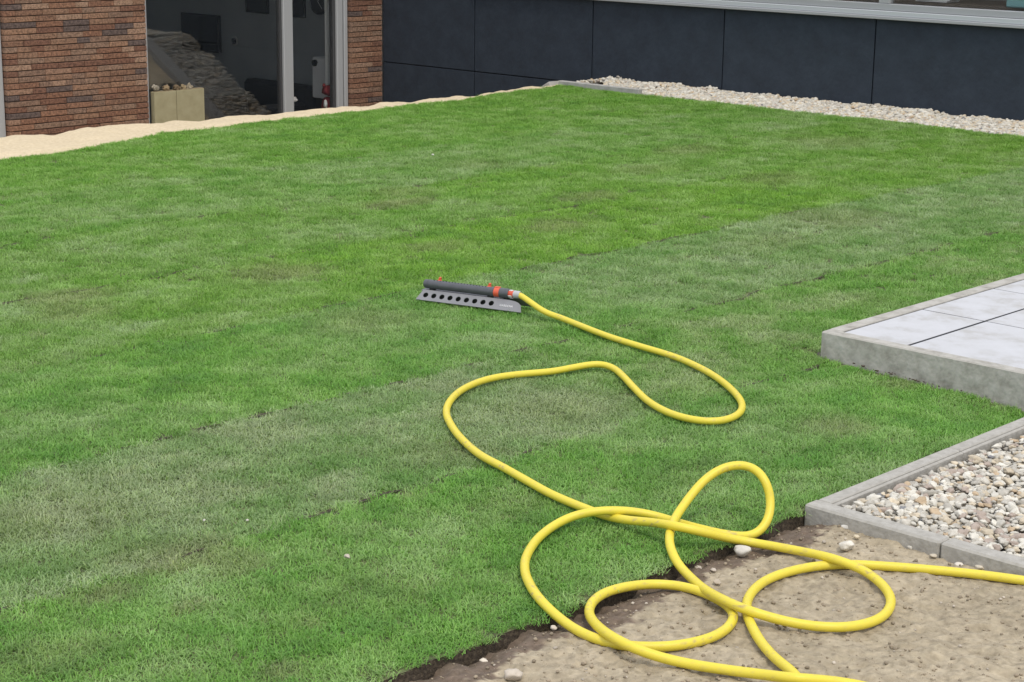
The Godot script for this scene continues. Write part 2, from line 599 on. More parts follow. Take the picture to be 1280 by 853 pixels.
func build_lawn() -> void:
	var lawn := setting("lawn", "freshly laid lawn of turf rolls in mixed greens", "lawn")
	var dark_soil := surface(speckle(8, 0.03, 256, Color(0.05, 0.05, 0.025), Color(0.10, 0.125, 0.045), Color(0.17, 0.18, 0.08), 5, 0.6, 1.3), 0.4, 1.0, bumps(9, 0.05, 256, 6.0), 1.0)
	var xs := spaced([[-11.9, 0.1], [-3.1, 0.02], [LAWN_X - 0.018, 0]])
	var zs := spaced([[GRAVEL_Z, 0.1], [-4.5, 0.02], [-2.2, 0.1], [2.5, 0]])
	var g := Geo.new()
	var rim := Geo.new()
	for j in zs.size() - 1:
		for i in xs.size() - 1:
			var cx := (xs[i] + xs[i + 1]) * 0.5; var cz := (zs[j] + zs[j + 1]) * 0.5
			if cx < lawn_edge(cz) + 0.02 or (cx > -3.97 and cz < -5.99): continue
			var q := []
			for e in [[0, 0], [1, 0], [1, 1], [0, 1]]:
				var x: float = xs[i + e[0]]; var z: float = zs[j + e[1]]
				if i + e[0] == xs.size() - 1 and z > -4.4: x += noise_b.get_noise_2d(z * 6.0, 1.0) * 0.013 + noise_b.get_noise_2d(z * 40.0, 1.0) * 0.006
				q.append(Vector3(x, lawn_height(x, z) - 0.006, z))
			g.quad(q[0], q[1], q[2], q[3], Vector3.UP)
			if i == xs.size() - 2:      # the cut side of the sod
				var lo1: Vector3 = q[1] + Vector3(0.008 + noise_b.get_noise_2d(q[1].z * 30.0, 9.0) * 0.008, -0.06, 0)
				var lo2: Vector3 = q[2] + Vector3(0.008 + noise_b.get_noise_2d(q[2].z * 30.0, 9.0) * 0.008, -0.06, 0)
				rim.quad(q[1], q[2], lo2, lo1, Vector3.RIGHT)
	for i in 5:        # bare earth in the open joints between the rolls
		var sz := -11.0
		while sz < -1.5:
			if seam_open(i, sz):
				var e := []
				for w in [[-1, 0.0], [1, 0.0], [1, 0.02], [-1, 0.02]]:
					var zz: float = sz + w[1]
					var cx: float = SEAMS[i] - noise_c.get_noise_2d(zz * 3.0, 5.0) * 0.035 + w[0] * (0.006 + 0.004 * noise_b.get_noise_2d(zz * 20.0, w[0]))
					e.append(Vector3(cx, lawn_height(cx, zz) + 0.001, zz))
				rim.quad(e[0], e[1], e[2], e[3], Vector3.UP)
			sz += 0.02
	put("sod", g.mesh(dark_soil), lawn)
	put("sod_edge", rim.mesh(surface(speckle(88, 0.05, 256, Color(0.02, 0.015, 0.01), Color(0.052, 0.038, 0.024), Color(0.10, 0.078, 0.05), 5, 0.6, 1.3), 0.2, 1.0, bumps(9, 0.05, 256, 6.0), 1.0)), lawn)
	# brown spots seen in the photograph: x, z, radii, strength
	var spots := [[-6.91, -4.4, 0.25, 0.3, 0.7], [-6.67, -5.42, 0.3, 0.35, 0.8], [-7.73, -7.14, 0.2, 0.4, 0.8], [-8.01, -7.47, 0.3, 0.3, 0.5], [-6.62, -6.45, 0.2, 0.3, 0.55], [-5.64, -5.06, 0.3, 0.35, 0.5], [-7.13, -8.23, 0.2, 0.4, 0.7], [-6.62, -7.38, 0.25, 0.4, 0.7], [-8.51, -8.66, 0.3, 0.4, 0.3], [-6.66, -4.26, 0.25, 0.3, 0.6]]
	for p in [[125, 738, 0.10, 0.8], [240, 690, 0.18, 0.8], [235, 752, 0.06, 0.8], [385, 775, 0.05, 0.8], [355, 835, 0.07, 0.7], [60, 815, 0.15, 0.5], [470, 735, 0.2, 0.3], [200, 690, 0.2, 0.5], [60, 640, 0.35, 0.5], [700, 505, 0.3, 0.5], [560, 560, 0.2, 0.45], [1050, 530, 0.18, 0.6], [1125, 470, 0.1, 0.6], [860, 185, 0.3, 0.5], [970, 222, 0.3, 0.5], [1040, 270, 0.4, 0.5], [960, 300, 0.3, 0.35], [640, 625, 0.15, 0.3], [1040, 175, 0.4, 0.4], [810, 210, 0.3, 0.45], [880, 590, 0.2, 0.35], [290, 700, 0.12, 0.6], [1080, 375, 0.15, 0.3]]:
		var w := on_level(p[0], p[1], 0.03)
		spots.append([w.x, w.z, p[2], p[2] * 1.3, p[3]])
	var kinds := [tuft(101, 54, 0.034, 0.027, 0.0021), tuft(102, 54, 0.034, 0.024, 0.0021), tuft(103, 50, 0.034, 0.030, 0.0022), tuft(104, 58, 0.036, 0.021, 0.0020)]
	var places := [[], [], [], []]; var cols := [[], [], [], []]
	var spots_near := []
	# zones of spacing: what the lens sees near, what it sees far, what lies beside the picture
	var z := GRAVEL_Z
	var step := 0.031
	while z < 1.6:
		var x := -11.75
		while x < LAWN_X + 0.03:
			var c := to_photo(Vector3(x, 0.03, z))
			var seen: bool = c.z > 0.5 and c.x > -120.0 and c.x < 1400.0 and c.y < 960.0
			var far: bool = c.z > 8.5
			var skip := 0.0 if seen and not far else (0.3 if seen else 0.8)
			if rng.randf() >= skip:
				var px := x + rng.randf_range(-0.018, 0.018); var pz := z + rng.randf_range(-0.018, 0.018)
				if on_lawn(px, pz):
					var gap := false
					for i in 5:
						var sx: float = SEAMS[i] + noise_c.get_noise_2d(pz * 3.0, 5.0 + i * 0.0) * -0.035
						if abs(px - sx) < (0.023 if i == 1 else 0.017) and seam_open(i, pz): gap = true
					if not gap:
						var tone := lawn_tone(px, pz, spots)
						var green := tone.g / (tone.r + 0.02)
						var s := rng.randf_range(0.8, 1.2) * (1.0 if not far else 1.12) * (1.0 if seen else 1.7)
						var tall: float = s * clamp(0.72 + 0.14 * green, 0.7, 1.15) * (1.0 + 0.3 * noise_b.get_noise_2d(px * 6.0, pz * 6.0 + 90.0))
						var k := rng.randi() % 4
						var b := Basis(Vector3.UP, rng.randf() * TAU).scaled(Vector3(s, tall, s))

						places[k].append(Transform3D(b, Vector3(px, lawn_height(px, pz) - 0.007, pz)))
						var j := rng.randf_range(0.86, 1.16)
						cols[k].append(Color(tone.r * j, tone.g * j, tone.b * j))
			x += step
		z += step
	var total := 0
	for k in 4:
		var o := stuff("grass", kinds[k], places[k], cols[k], lawn)
		total += places[k].size()
	print("tufts ", total)

# ------------------------------------------------------------------ sand bank and pit

func sand_crest(z: float) -> float:
	var p := [[3.0, -11.5], [-6.0, -11.62], [-7.8, -11.74], [-8.3, -11.70], [-9.0, -11.56], [-9.9, -11.47], [-11.0, -11.50], [-11.7, -11.46], [-12.87, -11.62]]
	for i in p.size() - 1:
		if z <= p[i][0] and z >= p[i + 1][0]:
			return lerp(float(p[i][1]), float(p[i + 1][1]), (z - p[i][0]) / (p[i + 1][0] - p[i][0]))
	return -11.6

func sand_height(x: float, z: float) -> float:
	var c := sand_crest(z) + noise_a.get_noise_2d(z * 0.9, 40.0) * 0.05
	var y := 0.022 + noise_a.get_noise_2d(x * 1.3, z * 1.6 + 60.0) * 0.03 + noise_b.get_noise_2d(x * 4.0, z * 4.0) * 0.012
	if x < c:
		var d := c - x
		y -= 0.60 * d * smoothstep(0.0, 0.25, d) + (noise_a.get_noise_2d(x * 2.0, z * 2.0) * 0.10 * smoothstep(0.1, 0.6, d))
	else:
		y -= 0.09 * smoothstep(0.0, 0.12, x - lawn_edge(z))
	return max(y, PIT_Y + noise_a.get_noise_2d(x * 3.0, z * 3.0) * 0.02)

func build_sand() -> void:
	var s := setting("sand_bank", "pale yellow sand bank between the turf and the brick building", "sand")
	var m := surface(speckle(31, 0.03, 512, Color(0.50, 0.405, 0.26), Color(0.585, 0.485, 0.325), Color(0.65, 0.55, 0.385), 6, 0.7, 1.2), 0.7, 1.0, bumps(33, 0.06, 256, 3.0, 5), 0.6)
	var xs := spaced([[-15.2, 0.12], [-12.1, 0.025], [-10.1, 0]])
	var zs := spaced([[GRAVEL_Z, 0.03], [-5.5, 0.15], [3.0, 0]])
	var hs := PackedFloat32Array()
	for z in zs:
		for x in xs: hs.append(sand_height(x, z))
	put("sand_surface", sheet(xs, zs, hs, m), s)

# ------------------------------------------------------------------ gravel along the dark building

func strip_height(x: float) -> float:
	var d := -11.58 - x
	if d <= 0.0: return 0.0
	return max(-0.55 * d * smoothstep(-0.1, 0.35, d), PIT_Y)

func build_gravel_strip() -> void:
	var s := setting("gravel_strip", "strip of pale pebbles at the foot of the dark wall", "gravel")
	var bed := plain(lin(0.2, 0.18, 0.155), 1.0)
	var xs := spaced([[-14.9, 0.15], [0.0, 0]])
	var zs := spaced([[WALL_Z, 0.1], [GRAVEL_Z, 0]])
	var hs := PackedFloat32Array()
	for z in zs:
		for x in xs: hs.append(strip_height(x) - 0.02)
	put("gravel_base", sheet(xs, zs, hs, bed), s)
	var m := plain(Color.WHITE, 0.8)
	m.vertex_color_use_as_albedo = true
	var kinds := [stone_mesh(41, 1, 0.35, m), stone_mesh(42, 1, 0.4, m), stone_mesh(43, 1, 0.35, m)]
	var places := [[], [], []]; var cols := [[], [], []]
	for i in 24000:
		var x := rng.randf_range(-14.6, -4.5)
		if rng.randf() < 0.25: x = rng.randf_range(-11.7, -6.4)
		var z := rng.randf_range(WALL_Z + 0.02, GRAVEL_Z - 0.045)
		# the heap thins out where the kerb comes into view
		if x < -11.0 and x > -11.62 and z > lerp(GRAVEL_Z - 0.05, WALL_Z + 0.1, clamp((-11.1 - x) / 0.45, 0.0, 1.0)): continue
		var r := rng.randf_range(0.011, 0.022) * (1.25 if x < -12.0 else 1.0)
		var heap := 0.02 + 0.035 * smoothstep(GRAVEL_Z - 0.05, WALL_Z + 0.3, z) * (0.6 + noise_a.get_noise_2d(x * 2.0, 3.0))
		var k := rng.randi() % 3
		places[k].append(Transform3D(Basis.from_euler(Vector3(rng.randf_range(-0.5, 0.5), rng.randf() * TAU, rng.randf_range(-0.5, 0.5))).scaled(Vector3.ONE) * Basis.from_scale(Vector3(r * 1.25, r * 0.75, r)), Vector3(x, strip_height(x) + heap * rng.randf_range(0.1, 1.0) + (rng.randf() * 0.05 if x < -12.0 else 0.0), z)))
		cols[k].append(pebble_tone(rng))
	for k in 3: stuff("pebbles", kinds[k], places[k], cols[k], s)
	# kerb: level along the lawn, then down the bank
	var km := surface(speckle(52, 0.04, 256, Color(0.29, 0.28, 0.26), Color(0.36, 0.35, 0.33), Color(0.42, 0.41, 0.39)), 0.8, 0.9)
	for i in 9:
		var x1 := -11.60 + i * 1.0
		var g := Geo.new()
		g.span(Vector3(x1 + 0.002, -0.2, GRAVEL_Z - 0.055), Vector3(x1 + 0.998, 0.062 if i == 0 else 0.012, GRAVEL_Z + 0.005), 0.006)
		put("kerb_stone", g.mesh(km), s)
	for i in 3:
		var g := Geo.new()
		var a := Vector3(-11.62 - i * 0.98, strip_height(-11.62 - i * 0.98) + 0.03, GRAVEL_Z - 0.025)
		var b := Vector3(-11.62 - (i + 1) * 0.98, strip_height(-11.62 - (i + 1) * 0.98) + 0.03, GRAVEL_Z - 0.025)
		var along := (b - a).normalized()
		g.box((a + b) * 0.5 - Vector3(0, 0.06, 0), Vector3((b - a).length() - 0.004, 0.2, 0.16), 0.006, Basis(Vector3.BACK, atan2(-along.y, -along.x)))
		put("kerb_stone", g.mesh(km), s)

# ------------------------------------------------------------------ raised terrace of pale tiles

func build_terrace() -> void:
	var t := setting("terrace", "raised terrace of pale concrete tiles with a kerb round it", "paving")
	var km := surface(speckle(61, 0.02, 512, Color(0.25, 0.235, 0.205), Color(0.385, 0.370, 0.330), Color(0.45, 0.435, 0.40), 7, 0.66, 1.15), 1.1, 0.92, bumps(62, 0.08, 256, 1.5), 0.5)
	var tiles := []
	for i in 3:
		tiles.append(surface(speckle(65 + i, 0.012, 512, Color(0.40, 0.395, 0.385), Color(0.475, 0.480, 0.492), Color(0.50, 0.506, 0.522), 7, 0.66, 1.35), 1.4, 0.85, bumps(69, 0.1, 256, 0.8), 0.35))
	var x0 := -3.955; var z0 := -6.0; var top := 0.112
	# kerbs: the long one runs away from the lens, the front ones across
	var zk := z0 - 0.058
	for i in 4:
		var g := Geo.new()
		g.span(Vector3(x0, -0.2, zk - 0.002), Vector3(x0 + 0.058, top, zk - 1.0), 0.004)
		put("kerb_stone", g.mesh(km), t)
		zk -= 1.003
	var xk := x0
	for i in 3:
		var g := Geo.new()
		g.span(Vector3(xk, -0.2, z0), Vector3(xk + 1.2, top - 0.001, z0 - 0.058), 0.005)
		put("kerb_stone", g.mesh(km), t)
		xk += 1.203
	var bed := Geo.new()
	bed.span(Vector3(x0 + 0.0595, -0.1, z0 - 0.0595), Vector3(x0 + 2.77, top - 0.0073, z0 - 3.70), 0.0005)
	put("jointing_bed", bed.mesh(plain(lin(0.03, 0.031, 0.035), 1.0)), t)
	var edges_x := [-3.893, -3.5955, -2.99, -2.387, -1.784, -1.181]
	for i in 5:
		var z := -6.064
		for j in 6:
			var g := Geo.new()
			var gap := 0.0065 if i == 0 else 0.004
			g.span(Vector3(edges_x[i] + (0.001 if i == 0 else (0.0065 if i == 1 else 0.004)), top - 0.02, z - 0.004), Vector3(edges_x[i + 1] - gap, top - 0.006 + rng.randf_range(-0.0004, 0.0004), z - 0.6015), 0.002)
			put("paving_tile", g.mesh(tiles[(i + j * 2) % 3]), t)
			z -= 0.605
	# crumbs of earth thrown against the kerb
	var crumb := stone_mesh(71, 1, 0.6, plain(lin(0.07, 0.052, 0.036), 1.0))
	var places := []
	for i in 26:
		var u := clampf(rng.randfn(0.40, 0.16), 0.1, 0.95)
		var s := 0.0015 + 0.005 * pow(rng.randf(), 3.0)
		places.append(Transform3D(Basis(Vector3.UP, rng.randf() * TAU).scaled(Vector3(s * 1.6, s * 0.7, s)), Vector3(x0 + u, lawn_height(x0 + u, z0 + 0.01) + 0.006 + rng.randf() * 0.006, z0 + 0.004 + rng.randf() * 0.02)))
	stuff("earth_crumbs", crumb, places, [], t)

# ------------------------------------------------------------------ kerbed bed of pebbles

func build_gravel_bed() -> void:
	var b := setting("gravel_bed", "kerbed bed of pale rounded pebbles beside the bare soil", "gravel")
	var km := surface(speckle(81, 0.03, 512, Color(0.285, 0.272, 0.240), Color(0.360, 0.346, 0.310), Color(0.415, 0.40, 0.362), 6, 0.62, 1.1), 0.7, 0.92, bumps(82, 0.1, 256, 1.5), 0.5)
	var x0 := -2.897; var z0 := -4.355; var top := 0.041
	var cuts := [0.0, 0.82, 1.65]
	var z := z0 - 0.066
	for i in 2:        # the side towards the lawn, with a rounded lip on its inner edge
		var g := Geo.new()
		var zb: float = min(z + 0.0, 0.0)
		var ze: float = [-5.18, -5.97][i]
		g.span(Vector3(x0 + 0.004, -0.15, zb), Vector3(x0 + 0.050, top - 0.001, ze), 0.004)
		g.span(Vector3(x0 + 0.0505, -0.15, zb), Vector3(x0 + 0.064, top - 0.006, ze), 0.004)
		put("kerb_stone", g.mesh(km), b)
		z = ze - 0.003
	var xa := x0
	for xb in [-2.437, -1.436, -0.435]:
		var g := Geo.new()
		g.span(Vector3(xa, -0.15, z0), Vector3(xb, top, z0 - 0.063), 0.006)
		put("kerb_stone", g.mesh(km), b)
		xa = xb + 0.004
	var base := Geo.new()
	base.span(Vector3(x0 + 0.066, -0.1, z0 - 0.066), Vector3(-0.45, -0.002, -5.97), 0.001)
	put("gravel_base", base.mesh(plain(lin(0.14, 0.125, 0.105), 1.0)), b)
	# pebbles: laid in three layers; those that show largest stand singly, the rest are one mass
	var m := plain(Color.WHITE, 0.75)
	m.vertex_color_use_as_albedo = true
	var kinds := []
	for i in 6: kinds.append(stone_mesh(90 + i, 2 if i < 3 else 1, 0.6, m))
	var tones := []
	var tr := RandomNumberGenerator.new(); tr.seed = 5
	for i in 24:
		var c := pebble_tone(tr)
		tones.append(surface(speckle(300 + i, 0.02, 64, Color(c.r * 0.78, c.g * 0.77, c.b * 0.75), c, Color(min(c.r * 1.12, 0.8), min(c.g * 1.12, 0.8), min(c.b * 1.12, 0.8)), 5, 0.7, 1.4), 0.05, 0.72))
	var all := []
	var taken := {}
	for layer in 3:
		for i in [4200, 6500, 10000][layer]:
			var r := rng.randf_range(0.007, 0.0125) if layer < 2 or rng.randf() < 0.88 else rng.randf_range(0.0125, 0.0175)
			var x := rng.randf_range(x0 + 0.072 + r, -0.5)
			var zz := rng.randf_range(-5.95, z0 - 0.068 - r * 0.8)
			if x > -1.4 and rng.randf() < 0.5: continue
			var key := Vector3i(int(floor(x / 0.0160)), int(floor(zz / 0.0160)), layer)
			if taken.has(key): continue
			taken[key] = true
			var dip := 0.010 * smoothstep(0.0, 0.5, z0 - zz) * exp(-(x - x0) / 0.5)
			var y: float = 0.006 + layer * 0.0105 + rng.randf_range(-0.003, 0.004) - dip + 0.004 * noise_a.get_noise_2d(x * 4.0, zz * 4.0)
			all.append([x, y, zz, r, to_photo(Vector3(x, y, zz)), layer])
	all.sort_custom(func(p, q): return score(p) > score(q))
	var places := [[], [], []]; var cols := [[], [], []]
	for i in all.size():
		var p: Array = all[i]
		var turn := Basis.from_euler(Vector3(rng.randf_range(-0.45, 0.45), rng.randf() * TAU, rng.randf_range(-0.45, 0.45)))
		var tf := Transform3D(turn * Basis.from_scale(Vector3(p[3] * rng.randf_range(1.15, 1.6), p[3] * rng.randf_range(0.62, 0.9), p[3] * rng.randf_range(0.9, 1.15))), Vector3(p[0], p[1], p[2]))
		if i < 300:
			var o := put("pebble", kinds[rng.randi() % 3], b, tf)
			o.material_override = tones[rng.randi() % tones.size()]
		else:
			var k := rng.randi() % 3
			places[k].append(tf)
			cols[k].append(pebble_tone(rng))
	for k in 3: stuff("pebbles", kinds[3 + k], places[k], cols[k], b)

func score(p: Array) -> float:
	var q: Vector3 = p[4]
	if q.x < 0 or q.x > 1279 or q.y < 0 or q.y > 852: return -1.0
	return p[3] / q.z + (0.002 if p[5] == 2 else 0.0)

# ------------------------------------------------------------------ brick building

func brick_materials() -> Array:
	var out := []
	var base := [Color(0.225, 0.116, 0.072), Color(0.270, 0.157, 0.099), Color(0.180, 0.091, 0.059), Color(0.245, 0.157, 0.108), Color(0.300, 0.192, 0.130), Color(0.120, 0.087, 0.076), Color(0.245, 0.131, 0.082), Color(0.215, 0.135, 0.094), Color(0.240, 0.141, 0.091), Color(0.215, 0.120, 0.077), Color(0.275, 0.166, 0.111), Color(0.175, 0.089, 0.059)]
	for i in base.size():
		var c: Color = base[i]
		out.append(surface(speckle(400 + i, 0.06, 128, Color(c.r * 0.5, c.g * 0.5, c.b * 0.52), c, Color(c.r * 1.45, c.g * 1.45, c.b * 1.45), 4, 0.7, 1.5), 0.26, 0.92, bumps(420, 0.12, 128, 4.0), 0.8))
	return out

func build_brick_building() -> void:
	var b := thing("brick_building", "brown brick building with wide grey framed windows behind the sand bank", "building", Vector3(BRICK_X, PIT_Y, -10.0))
	b.set_meta("label", "brown brick building with wide grey framed windows behind the sand bank")
	var off := -b.position
	var mats := brick_materials()
	var course := 0.0555
	var brick_r := RandomNumberGenerator.new(); brick_r.seed = 9
	var meshes := {}
	for l in [0.288, 0.143, 0.215]:
		for k in 2:
			var g := Geo.new()
			g.box(Vector3.ZERO, Vector3(0.095, 0.0475, l), 0.003, Basis.IDENTITY, 0.0018, brick_r)
			meshes[[l, k]] = g.mesh(mats[0])
	var merged := []
	for i in 3: merged.append(Geo.new())
	# pieces of wall: z from, z to, y from, y to
	var walls := [[-10.5, -8.94, PIT_Y, 2.35], [-13.62, -13.170, PIT_Y, 2.35], [-6.1, -4.4, PIT_Y, 2.35], [-13.62, -4.4, 2.35, 3.2], [-13.170, -10.5, PIT_Y, -1.30], [-8.94, -6.1, PIT_Y, -1.30]]
	var mortar := plain(lin(0.05, 0.034, 0.026), 1.0)
	for w in walls:
		var back := Geo.new()
		back.span(Vector3(BRICK_X - 0.30, w[2], w[0]) + off, Vector3(BRICK_X - 0.010, w[3], w[1]) + off, 0.001)
		if w[2] < 0.0 and w[3] > 0.0:
			back = Geo.new()
			back.span(Vector3(BRICK_X - 0.30, w[2], w[0] + 0.006) + off, Vector3(BRICK_X - 0.012, w[3] - 0.004, w[1] - 0.006) + off, 0.001)
		put("wall", back.mesh(mortar), b)
		var y: float = w[2] + course * 0.5
		var row := 0
		while y < w[3]:
			var z: float = w[0]
			var first := true
			while z < w[1] - 0.02:
				var l: float = [0.288, 0.288, 0.288, 0.288, 0.143, 0.215][brick_r.randi() % 6]
				if first and row % 2 == 1: l = 0.143
				elif first: l = [0.288, 0.215][brick_r.randi() % 2]
				first = false
				if w[1] - z < l + 0.12:
					l = w[1] - z if w[1] - z < 0.35 else l
				var shape_l := l
				var p := Vector3(BRICK_X - 0.0475 + brick_r.randf_range(-0.0025, 0.0025), y, z + l * 0.5)
				var q := to_photo(p)
				if w[2] < 0.0 and w[3] > 0.0 and q.x > -20.0 and q.x < 500.0 and q.y > -12.0 and q.y < 190.0:
					var key := 0.288 if l > 0.25 else (0.215 if l > 0.18 else 0.143)
					var t := Transform3D(Basis.from_scale(Vector3(1, 1, (l - 0.003) / key)), p + off)
					var o := put("brick", meshes[[key, brick_r.randi() % 2]], b, t)
					o.material_override = mats[brick_r.randi() % mats.size()]
				else:
					merged[brick_r.randi() % 3].box(p + off, Vector3(0.095, 0.0475, l - 0.003), 0.003)
				z += l
			y += course
			row += 1
	for i in 3:
		var o := put("brickwork", merged[i].mesh(mats[[0, 1, 3][i]]), b)
		o.set_meta("kind", "stuff")
	var roof := Geo.new()
	roof.span(Vector3(-22.0, 3.2, -17.0) + off, Vector3(BRICK_X + 0.06, 3.42, -4.3) + off, 0.01)
	put("roof", roof.mesh(plain(lin(0.18, 0.18, 0.19), 0.6)), b)
	# room behind the window: wall lining, floor, ceiling
	var lining := surface(speckle(440, 0.02, 128, Color(0.28, 0.31, 0.315), Color(0.31, 0.34, 0.345), Color(0.33, 0.36, 0.365)), 1.5, 0.9)
	var room := [["side_wall", Vector3(-20.3, PIT_Y, -14.15), Vector3(BRICK_X - 0.31, 3.2, -14.0)], ["back_wall", Vector3(-20.3, PIT_Y, -14.0), Vector3(-20.1, 3.2, -4.6)], ["end_wall", Vector3(-20.1, PIT_Y, -4.6), Vector3(BRICK_X - 0.31, 3.2, -4.4)], ["ceiling", Vector3(-20.1, 2.7, -14.0), Vector3(BRICK_X - 0.31, 3.19, -4.6)], ["party_wall", Vector3(BRICK_X - 0.30, PIT_Y, -14.15), Vector3(BRICK_X - 0.06, 3.2, -13.63)]]
	for p in room:
		var g := Geo.new()
		g.span(p[1] + off, p[2] + off, 0.002)
		put(p[0], g.mesh(lining), b)
	var fl := Geo.new()
	fl.span(Vector3(-20.1, PIT_Y - 0.2, -14.0) + off, Vector3(BRICK_X - 0.31, -1.25, -4.6) + off, 0.002)
	put("floor", fl.mesh(plain(lin(0.16, 0.12, 0.09), 0.5)), b)
	# windows
	var alu := plain(lin(0.40, 0.415, 0.425), 0.42, 0.1)
	var dark := plain(lin(0.045, 0.047, 0.05), 0.6)
	var glass := pane()
	var fx := BRICK_X - 0.052        # front of the frames
	for k in 2:
		var win := Node3D.new()
		win.name = "window"
		b.add_child(win, true)
		var za: float = [-13.162, -8.935][k]
		var zb: float = [-10.505, -6.105][k]
		var bars := []
		if k == 0:
			# frame beside the pier: two stepped profiles with a shadow gap, then the post between the leaves
			bars = [["frame", za + 0.002, za + 0.052, 0.0, alu], ["frame", za + 0.062, za + 0.142, 0.012, alu], ["gasket", za + 0.1425, za + 0.175, 0.040, dark],
				["mullion", on_x(366.5, 60, fx).z, on_x(355.0, 60, fx).z, 0.0, alu], ["gasket", on_x(366.5, 60, fx).z - 0.02, on_x(366.5, 60, fx).z - 0.0005, 0.03, dark], ["gasket", on_x(355.0, 60, fx).z + 0.0005, on_x(355.0, 60, fx).z + 0.025, 0.03, dark], ["frame", zb - 0.045, zb - 0.002, 0.004, alu]]
		else:
			bars = [["frame", za + 0.002, za + 0.07, 0.0, alu], ["mullion", -7.6, -7.5, 0.0, alu], ["frame", zb - 0.07, zb - 0.002, 0.0, alu]]
		for bar in bars:
			var g := Geo.new()
			g.span(Vector3(fx - bar[3] - 0.07, -1.29, bar[1]) + off, Vector3(fx - bar[3], 2.34, bar[2]) + off, 0.005)
			put(bar[0], g.mesh(bar[4]), win)
		for yy in [[-1.295, -1.20], [2.26, 2.345]]:
			var g := Geo.new()
			g.span(Vector3(fx - 0.068, yy[0], za + 0.19) + off, Vector3(fx - 0.004, yy[1], zb - 0.08) + off, 0.005)
			put("frame", g.mesh(alu), win)
		for d in [0.050, 0.066]:      # double glazing
			var g := Geo.new()
			g.span(Vector3(fx - d - 0.004, -1.25, za + 0.05) + off, Vector3(fx - d, 2.3, zb - 0.05) + off, 0.0002)
			put("pane", g.mesh(glass), win)
		var sill := Geo.new()
		sill.span(Vector3(BRICK_X - 0.10, -1.33, za + 0.003) + off, Vector3(BRICK_X + 0.035, -1.297, zb - 0.003) + off, 0.004)
		put("sill", sill.mesh(alu), win)

# ------------------------------------------------------------------ dark building

